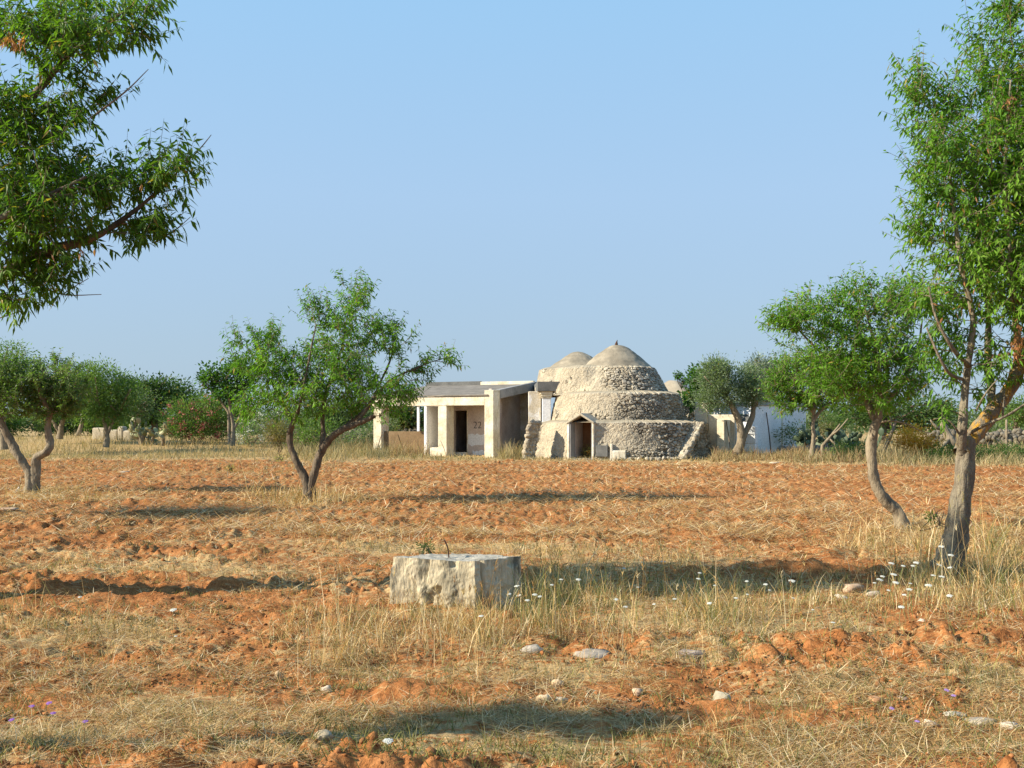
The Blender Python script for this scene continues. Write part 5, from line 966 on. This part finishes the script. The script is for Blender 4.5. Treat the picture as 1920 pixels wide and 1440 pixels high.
# ------------------------------------------------------------------ white umbels (wild carrot) standing in the grass
def umbel(p_, hgt, dia, label, tilt, group='wild carrot flowers', hue=(.66, .66, .57), name='wild_carrot'):
    p_ = np.array(p_); t = thing(name, label, 'flower', tuple(p_), group); top = p_ + np.array([tilt[0], tilt[1], 1]) * hgt; mb = MB()
    mb.add(*tube(catmull([p_ - Z * .03, (p_ + top) / 2 + np.array([-.02, 0, 0]), top], .08), .0022, 5)); up_ = unit(np.array([tilt[0] * 1.5, tilt[1] - .25, 1])); a = unit(np.cross(up_, [0, 1, .2])); b_ = np.cross(up_, a)
    hd = MB(); n = 22
    for k in range(n):
        r = dia / 2 * math.sqrt((k + .5) / n); th_ = k * 2.4; c_ = top + (a * math.cos(th_) + b_ * math.sin(th_)) * r + up_ * (.10 * dia * (1 - (2 * r / dia)**2) + .12 * dia)
        mb.add(*tube([top, c_], .0012, 3, cap=False)); q = dia * .15 * rng.uniform(.8, 1.2); aa = np.arange(6) * math.pi / 3 + rng.random()
        ring = c_ + (a * np.cos(aa)[:, None] + b_ * np.sin(aa)[:, None]) * q; hd.add(np.vstack([ring, c_ + up_ * q * .35]), None, [(i, (i + 1) % 6, 6) for i in range(6)], np.array(hue) * rng.uniform(.85, 1.05))
    mb.build('stem', M['stemgreen'], t, smooth=True); hd.build('flower_head', M['petal'], t, smooth=False, colour=True)
M['stemgreen'] = surf_mat('flower_stem', [(.20, .22, .09), (.30, .28, .13)], 9, 40, .001, .2)
def fl(px, py, dpy, dia_px, label, **kw):
    """flower whose head shows at px, py and whose foot stands on the ground dpy lower"""
    d = GD(py + dpy); x_ = (px - CX) / F * d; z_ = gz(x_, d); hgt = max(.05, H + (HZ - py) / F * d - z_); tl = rng.normal(size=2) * .06
    umbel((x_ - tl[0] * hgt, d - tl[1] * hgt, z_), hgt * .93, dia_px * .68 * d / F, label, tl, **kw)
fl(1485, 1086, 62, 18, 'large upright white umbel standing alone right of centre')
fl(325, 1140, 70, 16, 'white umbel on a leaning straw stem left of the cistern head')
fl(150, 1118, 30, 10, 'single whitish flower head at the far left'); fl(330, 1192, 20, 9, 'tiny white flower below the leaning umbel at left')
for q in ((1765, 1020), (1783, 1037), (1762, 1055), (1780, 1059), (1750, 1075), (1766, 1078), (1741, 1094), (1780, 1113), (1718, 1050), (1712, 1056), (1694, 1056), (1672, 1052)):
    fl(q[0], q[1], 58 + rng.random() * 30, rng.uniform(9, 18), 'white umbel in the cluster against the big almond trunk')
for q in ((1707, 1091), (1705, 1102), (1680, 1090), (1676, 1074), (1666, 1104), (1695, 1112), (1655, 1078), (1650, 1084), (1640, 1090), (1690, 1136)):
    fl(q[0], q[1], 46 + rng.random() * 20, rng.uniform(9, 17), 'white umbel low in the grass left of the big almond trunk')
for q in ((965, 1042), (969, 1096), (955, 1110), (972, 1112), (989, 1122), (1003, 1112), (1012, 1114), (1035, 1092), (1052, 1083), (1085, 1083), (902, 1152), (945, 1066)):
    fl(q[0], q[1], 52 + rng.random() * 24, rng.uniform(9, 14), 'small white umbel among the green stems beside the cistern head')
for q in ((1170, 1062), (1244, 1050), (1312, 1071), (1340, 1094), (1310, 1082), (1400, 1087), (1402, 1112), (1435, 1092), (1443, 1103), (1265, 1120), (1226, 1130), (1196, 1097), (1155, 1121), (1173, 1135), (1330, 1128), (1380, 1118), (1488, 1118), (1562, 1165), (1524, 1140)):
    fl(q[0], q[1], 44 + rng.random() * 24, rng.uniform(7, 13), 'small white umbel in the long shadowed grass right of the cistern head')

fl(728, 1410, 10, 26, 'whitish flower head lying low at the bottom edge left of centre'); fl(682, 1403, 8, 20, 'smaller whitish flower head left of the one at the bottom edge')
for q in ((60, 1328), (92, 1318), (100, 1337), (22, 1350), (160, 1352)):
    fl(q[0], q[1], 16, 14, 'tiny purple flower in the red earth at the lower left', hue=(.34, .16, .48), name='purple_flower', group='purple field flowers')
for q in ((1775, 1300), (1788, 1306), (1672, 1328), (1720, 1352)):
    fl(q[0], q[1], 16, 13, 'tiny lilac flower in the low grass at the lower right', hue=(.42, .26, .55), name='purple_flower', group='lilac field flowers')

# ------------------------------------------------------------------ light, sky, camera
SUN_AZ, SUN_EL = math.radians(77), math.radians(30)
sv = np.array([-math.sin(SUN_AZ) * math.cos(SUN_EL), -math.cos(SUN_AZ) * math.cos(SUN_EL), math.sin(SUN_EL)])
sl = bpy.data.lights.new('sun', 'SUN'); sl.energy = 5.0; sl.angle = math.radians(.55); sl.color = (1, .90, .74)
so = bpy.data.objects.new('sun', sl); C.objects.link(so)
from mathutils import Vector
so.rotation_euler = Vector((-sv[0], -sv[1], -sv[2])).to_track_quat('-Z', 'Y').to_euler()
w = bpy.data.worlds.new('World'); scene.world = w; w.use_nodes = True; nt = w.node_tree; bg = nt.nodes['Background']
sk = nt.nodes.new('ShaderNodeTexSky'); sk.sky_type = 'NISHITA'; sk.sun_disc = False; sk.sun_elevation = SUN_EL
sk.sun_rotation = math.atan2(sv[0], sv[1]); sk.air_density = 1.0; sk.dust_density = 1.2; sk.ozone_density = 1.6
tc = nt.nodes.new('ShaderNodeTexCoord'); sx = nt.nodes.new('ShaderNodeSeparateXYZ'); nt.links.new(tc.outputs['Generated'], sx.inputs[0])
haze = ramp(nt, sx.outputs['Z'], [(0, (2.25, 3.1, 4.0)), (.08, (2.3, 3.2, 4.2)), (.22, (2.4, 3.55, 4.95)), (.40, (2.05, 3.65, 5.4)), (.6, (1.4, 3.2, 5.6)), (1, (.9, 2.3, 4.6))])
nt.links.new(mix(nt, sk.outputs[0], haze, .85), bg.inputs['Color']); bg.inputs['Strength'].default_value = .095
cam = bpy.data.cameras.new('camera'); co = bpy.data.objects.new('camera', cam); C.objects.link(co)
co.location = (0, 0, H); co.rotation_euler = (math.radians(90), 0, 0)
cam.sensor_width = 36; cam.lens = 36 * F / 1920; cam.shift_y = (HZ - 720) / 1920; cam.clip_end = 9000; cam.clip_start = .05
scene.camera = co
scene.view_settings.view_transform = 'Standard'; scene.view_settings.look = 'None'; scene.view_settings.exposure = .9
scene.render.engine = 'CYCLES'; scene.cycles.max_bounces = 6; scene.cycles.transparent_max_bounces = 4
